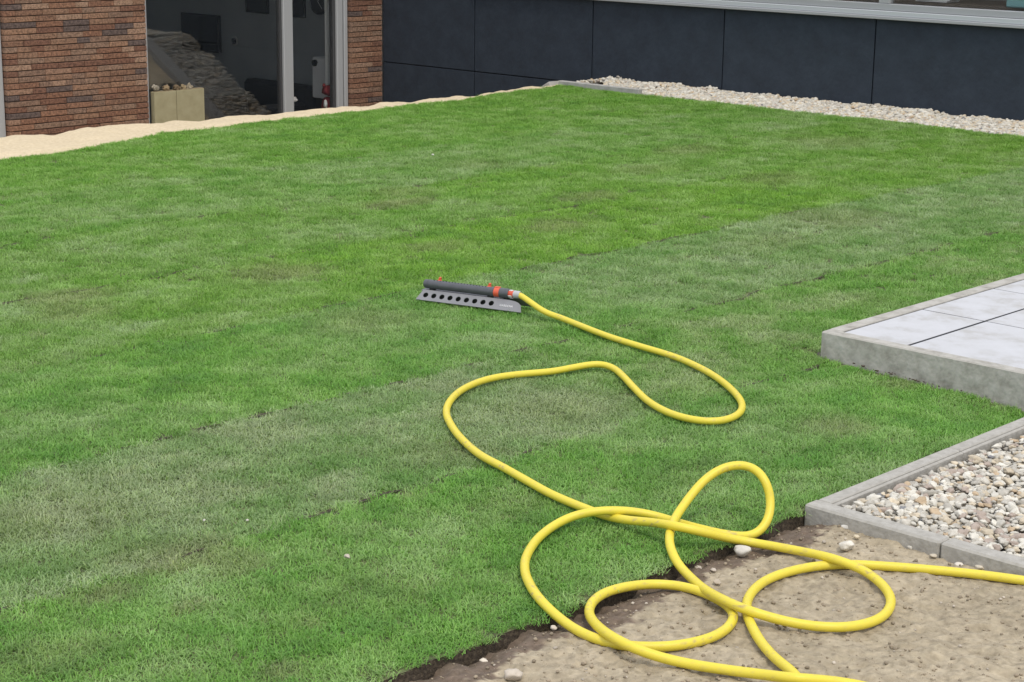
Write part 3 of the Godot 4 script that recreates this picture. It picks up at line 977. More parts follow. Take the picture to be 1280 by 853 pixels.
func build_dark_building() -> void:
	var b := thing("dark_building", "building clad in dark slate grey panels with a pale window band", "building", Vector3(-7.0, 0, WALL_Z))
	var off := -b.position
	var pm := []
	for i in 3:
		pm.append(surface(speckle(500 + i, 0.012, 512, Color(0.0120, 0.0190, 0.0300), Color(0.0160, 0.0255, 0.0395), Color(0.022, 0.033, 0.049), 7, 0.70, 1.1), 1.9, 0.75, bumps(510, 0.1, 256, 0.8), 0.3))
	var core := Geo.new()
	core.span(Vector3(-14.88, PIT_Y, WALL_Z - 0.25) + off, Vector3(2.0, 0.84, WALL_Z - 0.03) + off, 0.002)
	core.span(Vector3(-14.88, 2.6, WALL_Z - 0.25) + off, Vector3(2.0, 3.6, WALL_Z - 0.03) + off, 0.002)
	core.span(Vector3(-14.88, 0.842, WALL_Z - 0.25) + off, Vector3(-13.5, 2.598, WALL_Z - 0.03) + off, 0.002)
	core.span(Vector3(0.5, 0.842, WALL_Z - 0.25) + off, Vector3(2.0, 2.598, WALL_Z - 0.03) + off, 0.002)
	put("wall", core.mesh(plain(lin(0.008, 0.009, 0.011), 0.9)), b)
	var xs := [-14.89, -13.469, -11.832, -10.2245, -8.597, -6.97, -5.345, -3.72, -2.095, -0.47, 1.155, 2.0]
	for i in xs.size() - 1:
		for row in [[PIT_Y, -0.047], [-0.036, 0.782], [2.62, 3.58]]:
			var g := Geo.new()
			g.span(Vector3(xs[i] + 0.006, row[0], WALL_Z - 0.028) + off, Vector3(xs[i + 1] - 0.006, row[1], WALL_Z) + off, 0.0025)
			put("panel", g.mesh(pm[(i * 2 + int(row[0] > 0.0)) % 3]), b)
	var side := Geo.new()
	side.span(Vector3(-14.88, 0.80, WALL_Z - 0.028) + off, Vector3(-13.475, 2.60, WALL_Z) + off, 0.0025)
	put("panel", side.mesh(pm[1]), b)
	# the band of windows
	var win := Node3D.new(); win.name = "window"; b.add_child(win, true)
	var alu := plain(lin(0.35, 0.36, 0.37), 0.4, 0.1)
	var pale := plain(lin(0.47, 0.495, 0.51), 0.38, 0.1)
	var x1 := -13.47; var x2 := 0.5
	var parts := [["sill", Vector3(x1, 0.784, WALL_Z - 0.02), Vector3(x2, 0.812, WALL_Z + 0.055), alu], ["sill", Vector3(x1, 0.8125, WALL_Z - 0.02), Vector3(x2, 0.856, WALL_Z + 0.032), pale], ["frame", Vector3(x1, 0.858, WALL_Z - 0.07), Vector3(x2, 0.915, WALL_Z + 0.004), alu], ["frame", Vector3(x1, 2.53, WALL_Z - 0.07), Vector3(x2, 2.60, WALL_Z + 0.004), alu]]
	for x in [x1 + 0.03, -11.78, -8.53, -5.28, -2.03, x2 - 0.03]:
		parts.append(["mullion", Vector3(x - 0.052, 0.9155, WALL_Z - 0.07), Vector3(x + 0.052, 2.5295, WALL_Z + 0.003), alu])
	for p in parts:
		var g := Geo.new()
		g.span(p[1] + off, p[2] + off, 0.004)
		put(p[0], g.mesh(p[3]), win)
	var glass := pane()
	for i in 4:
		for d in [0.03, 0.046]:
			var g := Geo.new()
			g.span(Vector3([-11.73, -8.48, -5.23, -1.98][i] - 3.23 * 0.0 - (0.0), 0.917, WALL_Z - d - 0.004) + off, Vector3([-8.58, -5.33, -2.08, 0.42][i], 2.528, WALL_Z - d) + off, 0.0002)
			put("pane", g.mesh(glass), win)
	for d in [0.03, 0.046]:
		var g := Geo.new()
		g.span(Vector3(-13.39, 0.917, WALL_Z - d - 0.004) + off, Vector3(-11.83, 2.528, WALL_Z - d) + off, 0.0002)
		put("pane", g.mesh(glass), win)
	# the rooms behind
	var lining := plain(lin(0.30, 0.29, 0.27), 0.9)
	for p in [["back_wall", Vector3(-14.6, 0.1, -18.2), Vector3(2.0, 3.5, -18.0)], ["floor", Vector3(-14.6, 0.05, -18.0), Vector3(2.0, 0.2, WALL_Z - 0.26)], ["ceiling", Vector3(-14.6, 2.7, -18.0), Vector3(2.0, 2.9, WALL_Z - 0.26)], ["side_wall", Vector3(1.8, 0.2, -18.0), Vector3(2.0, 2.7, WALL_Z - 0.26)], ["side_wall", Vector3(-14.6, 0.2, -18.0), Vector3(-14.4, 2.7, WALL_Z - 0.26)]]:
		var g := Geo.new()
		g.span(p[1] + off, p[2] + off, 0.002)
		put(p[0], g.mesh(lining), b)
	var roof := Geo.new()
	roof.span(Vector3(-14.88, 3.6, -18.4) + off, Vector3(2.1, 3.75, WALL_Z + 0.03) + off, 0.01)
	put("roof", roof.mesh(alu), b)
	# a turquoise folder box and papers on the ledge inside
	var boxm := plain(lin(0.16, 0.36, 0.36), 0.6)
	var box := thing("storage_box", "turquoise storage box inside the window band of the dark building", "box", Vector3(-7.42, 0.93, WALL_Z - 0.35))
	var g1 := Geo.new(); g1.box(Vector3(0.18, 0.12, 0), Vector3(0.5, 0.24, 0.3), 0.01); put("body", g1.mesh(boxm), box)
	var g2 := Geo.new(); g2.box(Vector3(0.18, 0.256, 0), Vector3(0.52, 0.03, 0.32), 0.008); put("lid", g2.mesh(boxm), box)
	var desk := thing("window_desk", "dark desk standing inside the window band of the dark building", "desk", Vector3(-8.0, 0.2, WALL_Z - 0.65))
	var g3 := Geo.new(); g3.box(Vector3(0, 0.715, 0), Vector3(2.6, 0.03, 0.7), 0.004); put("desktop", g3.mesh(plain(lin(0.09, 0.07, 0.05), 0.5)), desk)
	for sx in [-1.25, 1.25]:
		for sz in [-0.3, 0.3]:
			var g4 := Geo.new(); g4.box(Vector3(sx, 0.35, sz), Vector3(0.05, 0.70, 0.05), 0.004); put("leg", g4.mesh(alu), desk)
	var paper := thing("paper_stack", "low pile of white papers on the desk behind the glass", "papers", Vector3(-8.25, 0.93, WALL_Z - 0.4))
	for i in 3:
		var g5 := Geo.new(); g5.box(Vector3(0.01 * i, 0.008 + 0.012 * i, 0), Vector3(0.3, 0.010, 0.21), 0.001, Basis(Vector3.UP, 0.1 * i)); put("sheaf", g5.mesh(plain(lin(0.6, 0.6, 0.58), 0.8)), paper)

# ------------------------------------------------------------------ things inside the brick building's room, and at its window

func build_room() -> void:
	var zw := -14.0
	var black := plain(lin(0.012, 0.013, 0.016), 0.25)
	# television and pictures hang on the side wall
	var a := on_z(231, 15, zw); var c := on_z(279, 66, zw)
	var tv := thing("television", "large flat dark television on the wall behind the glass", "television", Vector3((a.x + c.x) * 0.5, c.y, zw))
	var sz := Vector3(c.x - a.x, a.y - c.y, 0.05)
	var g := Geo.new(); g.box(Vector3(0, sz.y * 0.5, 0.045), sz, 0.006); put("casing", g.mesh(plain(lin(0.02, 0.02, 0.022), 0.5)), tv)
	g = Geo.new(); g.box(Vector3(0, sz.y * 0.5, 0.0715), Vector3(sz.x - 0.03, sz.y - 0.03, 0.003), 0.001); put("screen", g.mesh(black), tv)
	g = Geo.new(); g.box(Vector3(0, sz.y * 0.5, 0.0105), Vector3(0.2, 0.2, 0.018), 0.001); put("bracket", g.mesh(black), tv)
	var shots := [[309, -30, 336, 15, "wide dark picture on the wall above the sofa"], [367.5, -25, 382, 21, "narrow dark picture on the wall beside the round clock"]]
	for s in shots:
		var p := on_z(s[0], s[3], zw); var q := on_z(s[2], s[1], zw)
		var pic := thing("wall_picture", s[4], "picture", Vector3((p.x + q.x) * 0.5, p.y, zw))
		var w := q.x - p.x; var h := q.y - p.y
		g = Geo.new(); g.box(Vector3(0, h * 0.5, 0.014), Vector3(w - 0.04, h - 0.04, 0.02), 0.002); put("canvas", g.mesh(plain(lin(0.05, 0.055, 0.06), 0.6)), pic)
		for e in [[Vector3(0, 0.01, 0.016), Vector3(w, 0.02, 0.03)], [Vector3(0, h - 0.01, 0.016), Vector3(w, 0.02, 0.03)], [Vector3(-w * 0.5 + 0.01, h * 0.5, 0.016), Vector3(0.019, h - 0.041, 0.03)], [Vector3(w * 0.5 - 0.01, h * 0.5, 0.016), Vector3(0.019, h - 0.041, 0.03)]]:
			g = Geo.new(); g.box(e[0], e[1], 0.003); put("frame", g.mesh(black), pic)
	var cc := on_z(400, 2, zw)
	var clock := thing("wall_clock", "round dark clock high on the wall behind the glass", "clock", cc)
	g = Geo.new(); g.lathe(Vector3(0, 0, 0.002), Vector3(0, 0, 1), [[0, 0.001], [0, 0.15], [0.03, 0.15], [0.04, 0.14], [0.032, 0.132]], 32); put("rim", g.mesh(black), clock)
	g = Geo.new(); g.lathe(Vector3(0, 0, 0.002), Vector3(0, 0, 1), [[0.031, 0.133], [0.031, 0.0005]], 32); put("dial", g.mesh(plain(lin(0.06, 0.065, 0.07), 0.5)), clock)
	for e in [[0.5, 0.08], [2.4, 0.11]]:
		g = Geo.new(); g.box(Vector3(sin(e[0]) * e[1] * 0.5, cos(e[0]) * e[1] * 0.5, 0.036), Vector3(0.008, e[1], 0.003), 0.001, Basis(Vector3.BACK, -e[0])); put("hand", g.mesh(plain(lin(0.5, 0.5, 0.5), 0.5)), clock)
	var tp := on_z(294, 51, zw)
	var th := thing("thermostat", "small round thermostat on the wall beside the television", "thermostat", tp)
	g = Geo.new(); g.lathe(Vector3(0, 0, 0.002), Vector3(0, 0, 1), [[0, 0.001], [0, 0.055], [0.012, 0.055], [0.014, 0.05], [0.014, 0.0005]], 24); put("plate", g.mesh(plain(lin(0.4, 0.4, 0.38), 0.5)), th)
	g = Geo.new(); g.lathe(Vector3(0, 0, 0.002), Vector3(0, 0, 1), [[0.0145, 0.036], [0.03, 0.034], [0.03, 0.0005]], 24); put("dial", g.mesh(black), th)
	# white cabinet with a round dial, and a dark loudspeaker on it
	var p1 := on_z(388, 122, zw + 0.36); var p2 := on_z(412, 74, zw + 0.36)
	var cab := thing("white_cabinet", "white cabinet with a round dark dial standing by the side wall", "cabinet", Vector3((p1.x + p2.x) * 0.5, p1.y, zw + 0.17))
	var cw := p2.x - p1.x; var ch := p2.y - p1.y
	var white := plain(lin(0.74, 0.78, 0.78), 0.45)
	g = Geo.new(); g.box(Vector3(0, ch * 0.5, 0), Vector3(cw, ch, 0.32), 0.012); put("body", g.mesh(white), cab)
	g = Geo.new(); g.box(Vector3(0, ch * 0.44, 0.164), Vector3(cw - 0.03, ch * 0.84, 0.008), 0.003); put("door", g.mesh(white), cab)
	g = Geo.new(); g.lathe(Vector3(-cw * 0.32, ch * 0.86, 0.16), Vector3(-cw * 0.32, ch * 0.86, 1), [[0, 0.04], [0.03, 0.036], [0.03, 0.0005]], 20); put("dial", g.mesh(black), cab)
	g = Geo.new(); g.box(Vector3(0, -0.02 - (p1.y + 1.25) * 0.5 + 0.02, 0), Vector3(cw - 0.06, p1.y + 1.25 - 0.004, 0.28), 0.003); put("plinth", g.mesh(plain(lin(0.03, 0.03, 0.032), 0.7)), cab)
	var sp := thing("loudspeaker", "small dark loudspeaker standing on the white cabinet", "loudspeaker", Vector3(p2.x - 0.07, p2.y + 0.002, zw + 0.2))
	g = Geo.new(); g.box(Vector3(0, 0.08, 0), Vector3(0.13, 0.16, 0.16), 0.006); put("body", g.mesh(black), sp)
	g = Geo.new(); g.lathe(Vector3(0, 0.07, 0.078), Vector3(0, 0.07, 1), [[0.003, 0.05], [0.006, 0.048], [0.001, 0.02], [0.004, 0.0005]], 20); put("cone", g.mesh(plain(lin(0.04, 0.04, 0.045), 0.6)), sp)
	# sofa along the side wall
	var s1 := on_z(303, 98, zw + 0.22); var s2 := on_z(385, 98, zw + 0.22)
	var sofa := thing("sofa", "dark charcoal sofa with rounded back inside the brick building's room", "sofa", Vector3((s1.x + s2.x) * 0.5, -1.248, zw + 0.46))
	var cloth := plain(lin(0.022, 0.023, 0.027), 0.9)
	var top := s1.y + 1.248
	var sw := s2.x - s1.x
	g = Geo.new(); g.box(Vector3(0, top * 0.5 + 0.03, -0.33), Vector3(sw, top - 0.06, 0.2), 0.07); put("backrest", g.mesh(cloth), sofa)
	g = Geo.new(); g.box(Vector3(0, 0.24, 0.10), Vector3(sw - 0.30, 0.36, 0.64), 0.06); put("seat", g.mesh(cloth), sofa)
	for sx in [-0.5, 0.5]:
		g = Geo.new(); g.box(Vector3(sx * (sw - 0.15), top * 0.40, 0.10), Vector3(0.15, top * 0.74, 0.64), 0.06); put("armrest", g.mesh(cloth), sofa)
	for sx in [-0.5, 0.5]:
		for szz in [-0.33, 0.3]:
			g = Geo.new(); g.lathe(Vector3(sx * (sw - 0.2), 0, szz), Vector3(sx * (sw - 0.2), 1, szz), [[0, 0.02], [0.07, 0.028]], 12); put("leg", g.mesh(black), sofa)
	# white flowers in a pot, on a slim stand behind the post
	var fp := on_x(361, 122, -15.5)
	var stand := thing("flower_stand", "slim dark stand under white flowers just inside the glass", "stand", Vector3(fp.x, -1.248, fp.z))
	var sh := fp.y + 1.248 - 0.16
	g = Geo.new(); g.lathe(Vector3.ZERO, Vector3.UP, [[0, 0.001], [0, 0.14], [0.02, 0.14], [0.03, 0.02], [sh - 0.02, 0.02], [sh - 0.018, 0.15], [sh, 0.15], [sh, 0.001]], 20); put("column", g.mesh(black), stand)
	var fl := thing("potted_flowers", "white flowers in a small grey pot just inside the glass", "flowers", Vector3(fp.x, fp.y - 0.158, fp.z))
	g = Geo.new(); g.lathe(Vector3.ZERO, Vector3.UP, [[0, 0.001], [0, 0.05], [0.09, 0.065], [0.09, 0.055], [0.07, 0.0005]], 20); put("pot", g.mesh(plain(lin(0.25, 0.27, 0.27), 0.6)), fl)
	for i in 9:
		var q := Vector3(sin(i * 2.4) * 0.035 * (i % 4), 0.13 + 0.012 * (i % 3), cos(i * 2.4) * 0.05 * (i % 4 + 0.3))
		g = Geo.new(); g.tube([Vector3(0, 0.07, 0), q * 0.5 + Vector3(0, 0.04, 0), q], 0.003, 6); put("stem", g.mesh(plain(lin(0.05, 0.1, 0.03), 0.7)), fl)
		var pet := put("blossom", stone_mesh(600 + i, 1, 0.7, plain(lin(0.78, 0.78, 0.76), 0.8)), fl, Transform3D(Basis.from_scale(Vector3(0.032, 0.024, 0.032)), q))
	# a dark red soft toy on the window ledge
	var rp := on_x(409.5, 139, -15.17)
	var toy := thing("soft_toy", "dark red soft toy with pale arms sitting behind the glass", "soft toy", Vector3(rp.x, rp.y - 0.05, rp.z))
	var red := plain(lin(0.20, 0.025, 0.03), 0.95)
	var pieces := [["body", Vector3(0, 0.10, 0), Vector3(0.085, 0.11, 0.075), red], ["head", Vector3(0, 0.265, 0), Vector3(0.075, 0.07, 0.07), red], ["arm", Vector3(0.05, 0.13, 0.075), Vector3(0.024, 0.055, 0.024), white], ["arm", Vector3(0.06, 0.13, -0.055), Vector3(0.024, 0.055, 0.024), white], ["foot", Vector3(0.07, 0.03, 0.045), Vector3(0.05, 0.03, 0.03), red], ["foot", Vector3(0.07, 0.03, -0.045), Vector3(0.05, 0.03, 0.03), red], ["ear", Vector3(0, 0.33, 0.05), Vector3(0.02, 0.028, 0.022), red], ["ear", Vector3(0, 0.33, -0.05), Vector3(0.02, 0.028, 0.022), red]]
	for e in pieces:
		put(e[0], stone_mesh(700, 2, 0.05, e[3]), toy, Transform3D(Basis.from_scale(e[2]), e[1]))
	var ledge := thing("window_stool", "dark low stool under the red soft toy behind the glass", "stool", Vector3(rp.x, -1.248, rp.z))
	var lh := rp.y - 0.05 + 1.248
	g = Geo.new(); g.box(Vector3(-0.02, lh - 0.022, 0), Vector3(0.2, 0.04, 0.3), 0.01); put("seat", g.mesh(black), ledge)
	for sx in [-0.1, 0.06]:
		for szz in [-0.12, 0.12]:
			g = Geo.new(); g.box(Vector3(sx, (lh - 0.043) * 0.5, szz), Vector3(0.03, lh - 0.043, 0.03), 0.003); put("leg", g.mesh(black), ledge)
	# pale curtain gathered beside the frame
	var cu := thing("curtain", "pale gathered curtain hanging at the window's inner edge by the pier", "curtain", Vector3(-15.34, -1.2, (on_x(407.5, 60, -15.34).z + on_x(418.0, 60, -15.34).z) * 0.5))
	g = Geo.new()
	var pts := []
	for i in 13: pts.append(Vector2(sin(i * 1.9) * 0.02, (i / 12.0 - 0.5) * (on_x(407.5, 60, -15.34).z - on_x(418.0, 60, -15.34).z)))
	for i in 12:
		var u0: Vector2 = pts[i]; var u1: Vector2 = pts[i + 1]
		for off in [0.0, -0.004]:
			g.quad(Vector3(u0.x + off, 0, u0.y), Vector3(u1.x + off, 0, u1.y), Vector3(u1.x + off, 3.4, u1.y), Vector3(u0.x + off, 3.4, u0.y), Vector3.RIGHT if off == 0.0 else Vector3.LEFT)
	put("cloth", g.mesh(plain(lin(0.66, 0.70, 0.68), 0.9)), cu)
	g = Geo.new(); g.lathe(Vector3(0, 3.41, -0.1), Vector3(0, 3.41, 1), [[0, 0.012], [0.4, 0.012]], 12); put("rail", g.mesh(white), cu)
	# two building boards that stand in the window opening, and stones on their top edge
	var bx := BRICK_X - 0.044
	var boards := [[on_x(186.0, 110, bx).z - 0.012, on_x(215.0, 110, bx).z, "beige building board in the window opening, against the brick pier", -0.175], [on_x(215.3, 110, bx).z, on_x(250.0, 110, bx).z, "beige building board in the window opening, beside the other board", -0.168]]
	for e in boards:
		var o := thing("building_board", e[2], "board", Vector3(bx + 0.035, -1.2965, (e[0] + e[1]) * 0.5), "boards standing in the window opening")
		var h: float = on_x(218, 112.5, bx).y + 1.2965
		g = Geo.new(); g.box(Vector3(0, h * 0.5, 0), Vector3(0.065, h, abs(e[0] - e[1]) - 0.002), 0.004)
		put("panel", g.mesh(surface(speckle(620, 0.03, 128, Color(0.29, 0.262, 0.155), Color(0.33, 0.302, 0.185), Color(0.36, 0.33, 0.21), 5, 0.6, 1.1), 0.6, 0.9)), o)
		g = Geo.new(); g.box(Vector3(0, h + 0.003, 0), Vector3(0.06, 0.005, abs(e[0] - e[1]) - 0.01), 0.001)
		put("edge_strip", g.mesh(plain(lin(0.27, 0.22, 0.13), 0.9)), o)
	var kinds := [[194, 108, 0.035, "small white stone on the beige boards by the pier"], [208, 106, 0.04, "ochre stone on the beige boards next to the white stone"], [220, 105, 0.045, "brown stone on the middle of the beige boards"], [229, 106, 0.042, "pale ochre stone on the beige boards"], [237, 105, 0.05, "upright pale stone at the free end of the beige boards"]]
	var tone := [Color(0.30, 0.27, 0.21), Color(0.22, 0.16, 0.09), Color(0.15, 0.11, 0.065), Color(0.27, 0.21, 0.125), Color(0.29, 0.25, 0.18)]
	for i in kinds.size():
		var e: Array = kinds[i]
		var q := on_x(e[0], 112.0, bx + 0.03)
		var o := put("rubble_stone", stone_mesh(640 + i, 2, 1.1, plain(Color(tone[i].r, tone[i].g, tone[i].b).linear_to_srgb(), 0.95)), self, Transform3D(Basis(Vector3.UP, i * 1.3).scaled(Vector3(0.03, e[2] * 0.8, 0.038)), Vector3(q.x, q.y + e[2] * 0.42, q.z)))
		tag(o, e[3], "stone", "stones on the beige boards")

# ------------------------------------------------------------------ sprinkler

func build_sprinkler() -> void:
	var y0 := 0.028
	var a := on_level(519.0, 374.5, y0); var b := on_level(648.0, 391.0, y0)
	var along := (b - a); along.y = 0
	var length := along.length()
	along = along.normalized()
	var across := Vector3(-along.z, 0, along.x)          # towards the lens
	if across.dot(EYE - a) < 0: across = -across
	var base := thing("lawn_sprinkler", "grey oscillating sprinkler with orange rings lying on the turf", "sprinkler", Vector3(a.x, y0, a.z))
	base.transform.basis = Basis(along, Vector3.UP, along.cross(Vector3.UP).normalized()) if along.cross(Vector3.UP).dot(across) > 0 else Basis(along, Vector3.UP, -along.cross(Vector3.UP).normalized())
	var L := length
	var grey := surface(speckle(800, 0.03, 128, Color(0.18, 0.18, 0.19), Color(0.215, 0.215, 0.228), Color(0.24, 0.24, 0.25)), 0.3, 0.5)
	var dark := surface(speckle(801, 0.03, 128, Color(0.062, 0.064, 0.072), Color(0.078, 0.081, 0.090), Color(0.095, 0.098, 0.108)), 0.2, 0.42)
	var black := plain(lin(0.012, 0.012, 0.013), 0.5)
	var orange := plain(lin(0.62, 0.10, 0.045), 0.4)
	# local frame: x along, y up, z towards the lens
	var run := L * 0.72                                   # the flank with the row of holes
	var foot := Vector3(0, 0.004, 0.0)
	for s in [1, -1]:
		var g := Geo.new()
		var z_in := -0.052 + 0.0
		var lean := Vector3(0, 0.040, -0.038 * s)          # from foot to shoulder
		var o := Vector3(0.012, 0.002, 0.0 if s > 0 else -0.135)
		var up := lean.normalized()
		var nrm := Vector3(0, 0.038, 0.040 * s).normalized()
		var h := lean.length()
		var holes := 9
		var cell := run / holes
		var th := 0.004
		for side in [0.0, -th]:
			var dirn := nrm if side == 0.0 else -nrm
			for i in holes:
				var mid: Vector3 = o + Vector3(cell * (i + 0.5) + 0.01, 0, 0) + up * h * 0.5 + nrm * side
				var r := 0.0128
				for k in 24:
					var t0 := TAU * k / 24.0; var t1 := TAU * (k + 1) / 24.0
					var e0 := Vector2(cos(t0), sin(t0)); var e1 := Vector2(cos(t1), sin(t1))
					var q0: Vector2 = e0 / max(abs(e0.x), abs(e0.y)); var q1: Vector2 = e1 / max(abs(e1.x), abs(e1.y))
					var X := Vector3.RIGHT
					g.quad(mid + X * e0.x * r + up * e0.y * r, mid + X * e1.x * r + up * e1.y * r, mid + X * q1.x * cell * 0.5 + up * q1.y * h * 0.5, mid + X * q0.x * cell * 0.5 + up * q0.y * h * 0.5, dirn)
					if side == 0.0:
						g.quad(mid + X * e0.x * r + up * e0.y * r, mid + X * e1.x * r + up * e1.y * r, mid + X * e1.x * r + up * e1.y * r - nrm * th, mid + X * e0.x * r + up * e0.y * r - nrm * th, -(X * e0.x + up * e0.y))
			# solid ends: a slanting tip on the left, a rounded tongue on the right
			var x1: Vector3 = o + Vector3(0.01, 0, 0) + nrm * side
			g.tri(x1, x1 + up * h, x1 + Vector3(-0.020, 0, 0), dirn)
			var x2: Vector3 = o + Vector3(0.01 + run, 0, 0) + nrm * side
			var tail := L - run - 0.01
			for k in 10:
				var t0 := k / 10.0; var t1 := (k + 1) / 10.0
				var h0 := h * sqrt(max(0.0, 1.0 - pow(t0, 5.0))); var h1 := h * sqrt(max(0.0, 1.0 - pow(t1, 5.0)))
				g.quad(x2 + Vector3(tail * t0, 0, 0), x2 + Vector3(tail * t1, 0, 0), x2 + Vector3(tail * t1, 0, 0) + up * h1, x2 + Vector3(tail * t0, 0, 0) + up * h0, dirn)
		# rims along foot and shoulder
		g.quad(o + Vector3(-0.01, 0, 0), o + Vector3(L, 0, 0), o + Vector3(L, 0, 0) - nrm * th, o + Vector3(-0.01, 0, 0) - nrm * th, Vector3.DOWN)
		g.quad(o + Vector3(0.01, 0, 0) + up * h, o + Vector3(run + 0.06, 0, 0) + up * h, o + Vector3(run + 0.06, 0, 0) + up * h - nrm * th * 2.0, o + Vector3(0.01, 0, 0) + up * h - nrm * th * 2.0, up)
		var fp := put("perforated_flank", g.mesh(grey), base)
		if s > 0:
			# light lettering pressed on the flank
			var tm := TextMesh.new()
			tm.text = "GARDENA"
			tm.font_size = 16
			tm.pixel_size = 0.00085
			tm.depth = 0.001
			tm.material = plain(lin(0.62, 0.62, 0.63), 0.5)
			var tb := Basis(Vector3.RIGHT, up, nrm)
			put("lettering", tm, fp, Transform3D(tb, o + Vector3(run + 0.066, 0, 0) + up * h * 0.42 + nrm * 0.0012))
	# deck between the flanks
	var g2 := Geo.new()
	g2.box(Vector3(L * 0.40, 0.037, -0.0675), Vector3(L * 0.76, 0.006, 0.058), 0.002)
	put("deck", g2.mesh(grey), base)
	g2 = Geo.new()
	g2.box(Vector3(L * 0.40, 0.018, -0.0675), Vector3(L * 0.76, 0.030, 0.062), 0.002)
	put("shade_block", g2.mesh(black), base)  # added black block; stands in for the shade seen through the flank holes
	# spray tube
	var ty := 0.066; var tz := -0.054; var r0 := 0.0205
	var tube := Geo.new()
	var x_l := 0.020; var x_r := 0.330 * L / 0.51
	tube.lathe(Vector3(x_l, ty, tz), Vector3(1, ty, tz), [[0, 0.001], [0, r0 * 0.86], [0.006, r0 * 0.97], [0.020, r0], [0.0205, r0 * 0.96], [0.024, r0 * 0.96], [0.0245, r0], [x_r, r0], [x_r + 0.002, r0 * 0.94]], 32)
	var tp := put("spray_tube", tube.mesh(dark), base)
	var jets := Geo.new()
	for i in 18:
		jets.lathe(Vector3(0.07 + i * (x_r - 0.06) / 18.0, ty + r0 - 0.001, tz + 0.004), Vector3(0.07 + i * (x_r - 0.06) / 18.0, 1, tz + 0.004), [[0, 0.0030], [0.0022, 0.0026], [0.0022, 0.0006]], 10)
	put("nozzle_row", jets.mesh(black), tp)
	for x in [0.088, 0.334 * L / 0.51]:
		var k := Geo.new()
		k.box(Vector3(x, ty + r0 + 0.003, tz - 0.016), Vector3(0.010, 0.020, 0.014), 0.003, Basis(Vector3.BACK, -0.25))
		k.box(Vector3(x, ty + r0 - 0.003, tz - 0.010), Vector3(0.016, 0.008, 0.022), 0.002)
		put("slider", k.mesh(orange), base)
	# collar, orange ring, end ring
	var c := Geo.new()
	c.lathe(Vector3(x_l + x_r + 0.002, ty, tz), Vector3(1, ty, tz), [[0, r0 * 0.95], [0, r0 * 1.06], [0.016, r0 * 1.06], [0.018, r0 * 0.9]], 32)
	put("collar", c.mesh(dark), base)
	c = Geo.new()
	c.lathe(Vector3(x_l + x_r + 0.020, ty, tz), Vector3(1, ty, tz), [[0, r0 * 0.8], [0, r0 * 1.05], [0.026, r0 * 1.05], [0.026, r0 * 0.8]], 32)
	c.box(Vector3(x_l + x_r + 0.030, ty + r0 * 1.06, tz - 0.004), Vector3(0.026, 0.005, 0.018), 0.002)
	put("orange_ring", c.mesh(orange), base)
	c = Geo.new()
	c.lathe(Vector3(x_l + x_r + 0.047, ty, tz), Vector3(1, ty, tz), [[0, r0 * 0.8], [0, r0 * 1.08], [0.040, r0 * 1.08], [0.044, r0 * 1.02], [0.044, r0 * 0.86], [0.020, r0 * 0.80], [0.020, 0.001]], 32)
	put("end_ring", c.mesh(dark), base)
	var foot_g := Geo.new()
	for x in [0.06, L * 0.68]:
		foot_g = Geo.new()
		foot_g.box(Vector3(x, 0.044, tz), Vector3(0.022, 0.014, 0.03), 0.003)
		put("bracket", foot_g.mesh(black), base)
	hose_start = base.transform * Vector3(x_l + x_r + 0.088, ty, tz)
	hose_dir = (base.transform.basis * Vector3.RIGHT).normalized()

var hose_start: Vector3
var hose_dir: Vector3

# ------------------------------------------------------------------ hose

func hose_floor(x: float, z: float) -> float:       # height of the hose's centre where it lies
	var soil := soil_height(x, z) * 0.4 + 0.0135
	var turf := lawn_height(x, z) + 0.020
	return lerp(turf, soil, smoothstep(LAWN_X - 0.05, LAWN_X + 0.06, x)) if z > -4.36 else turf

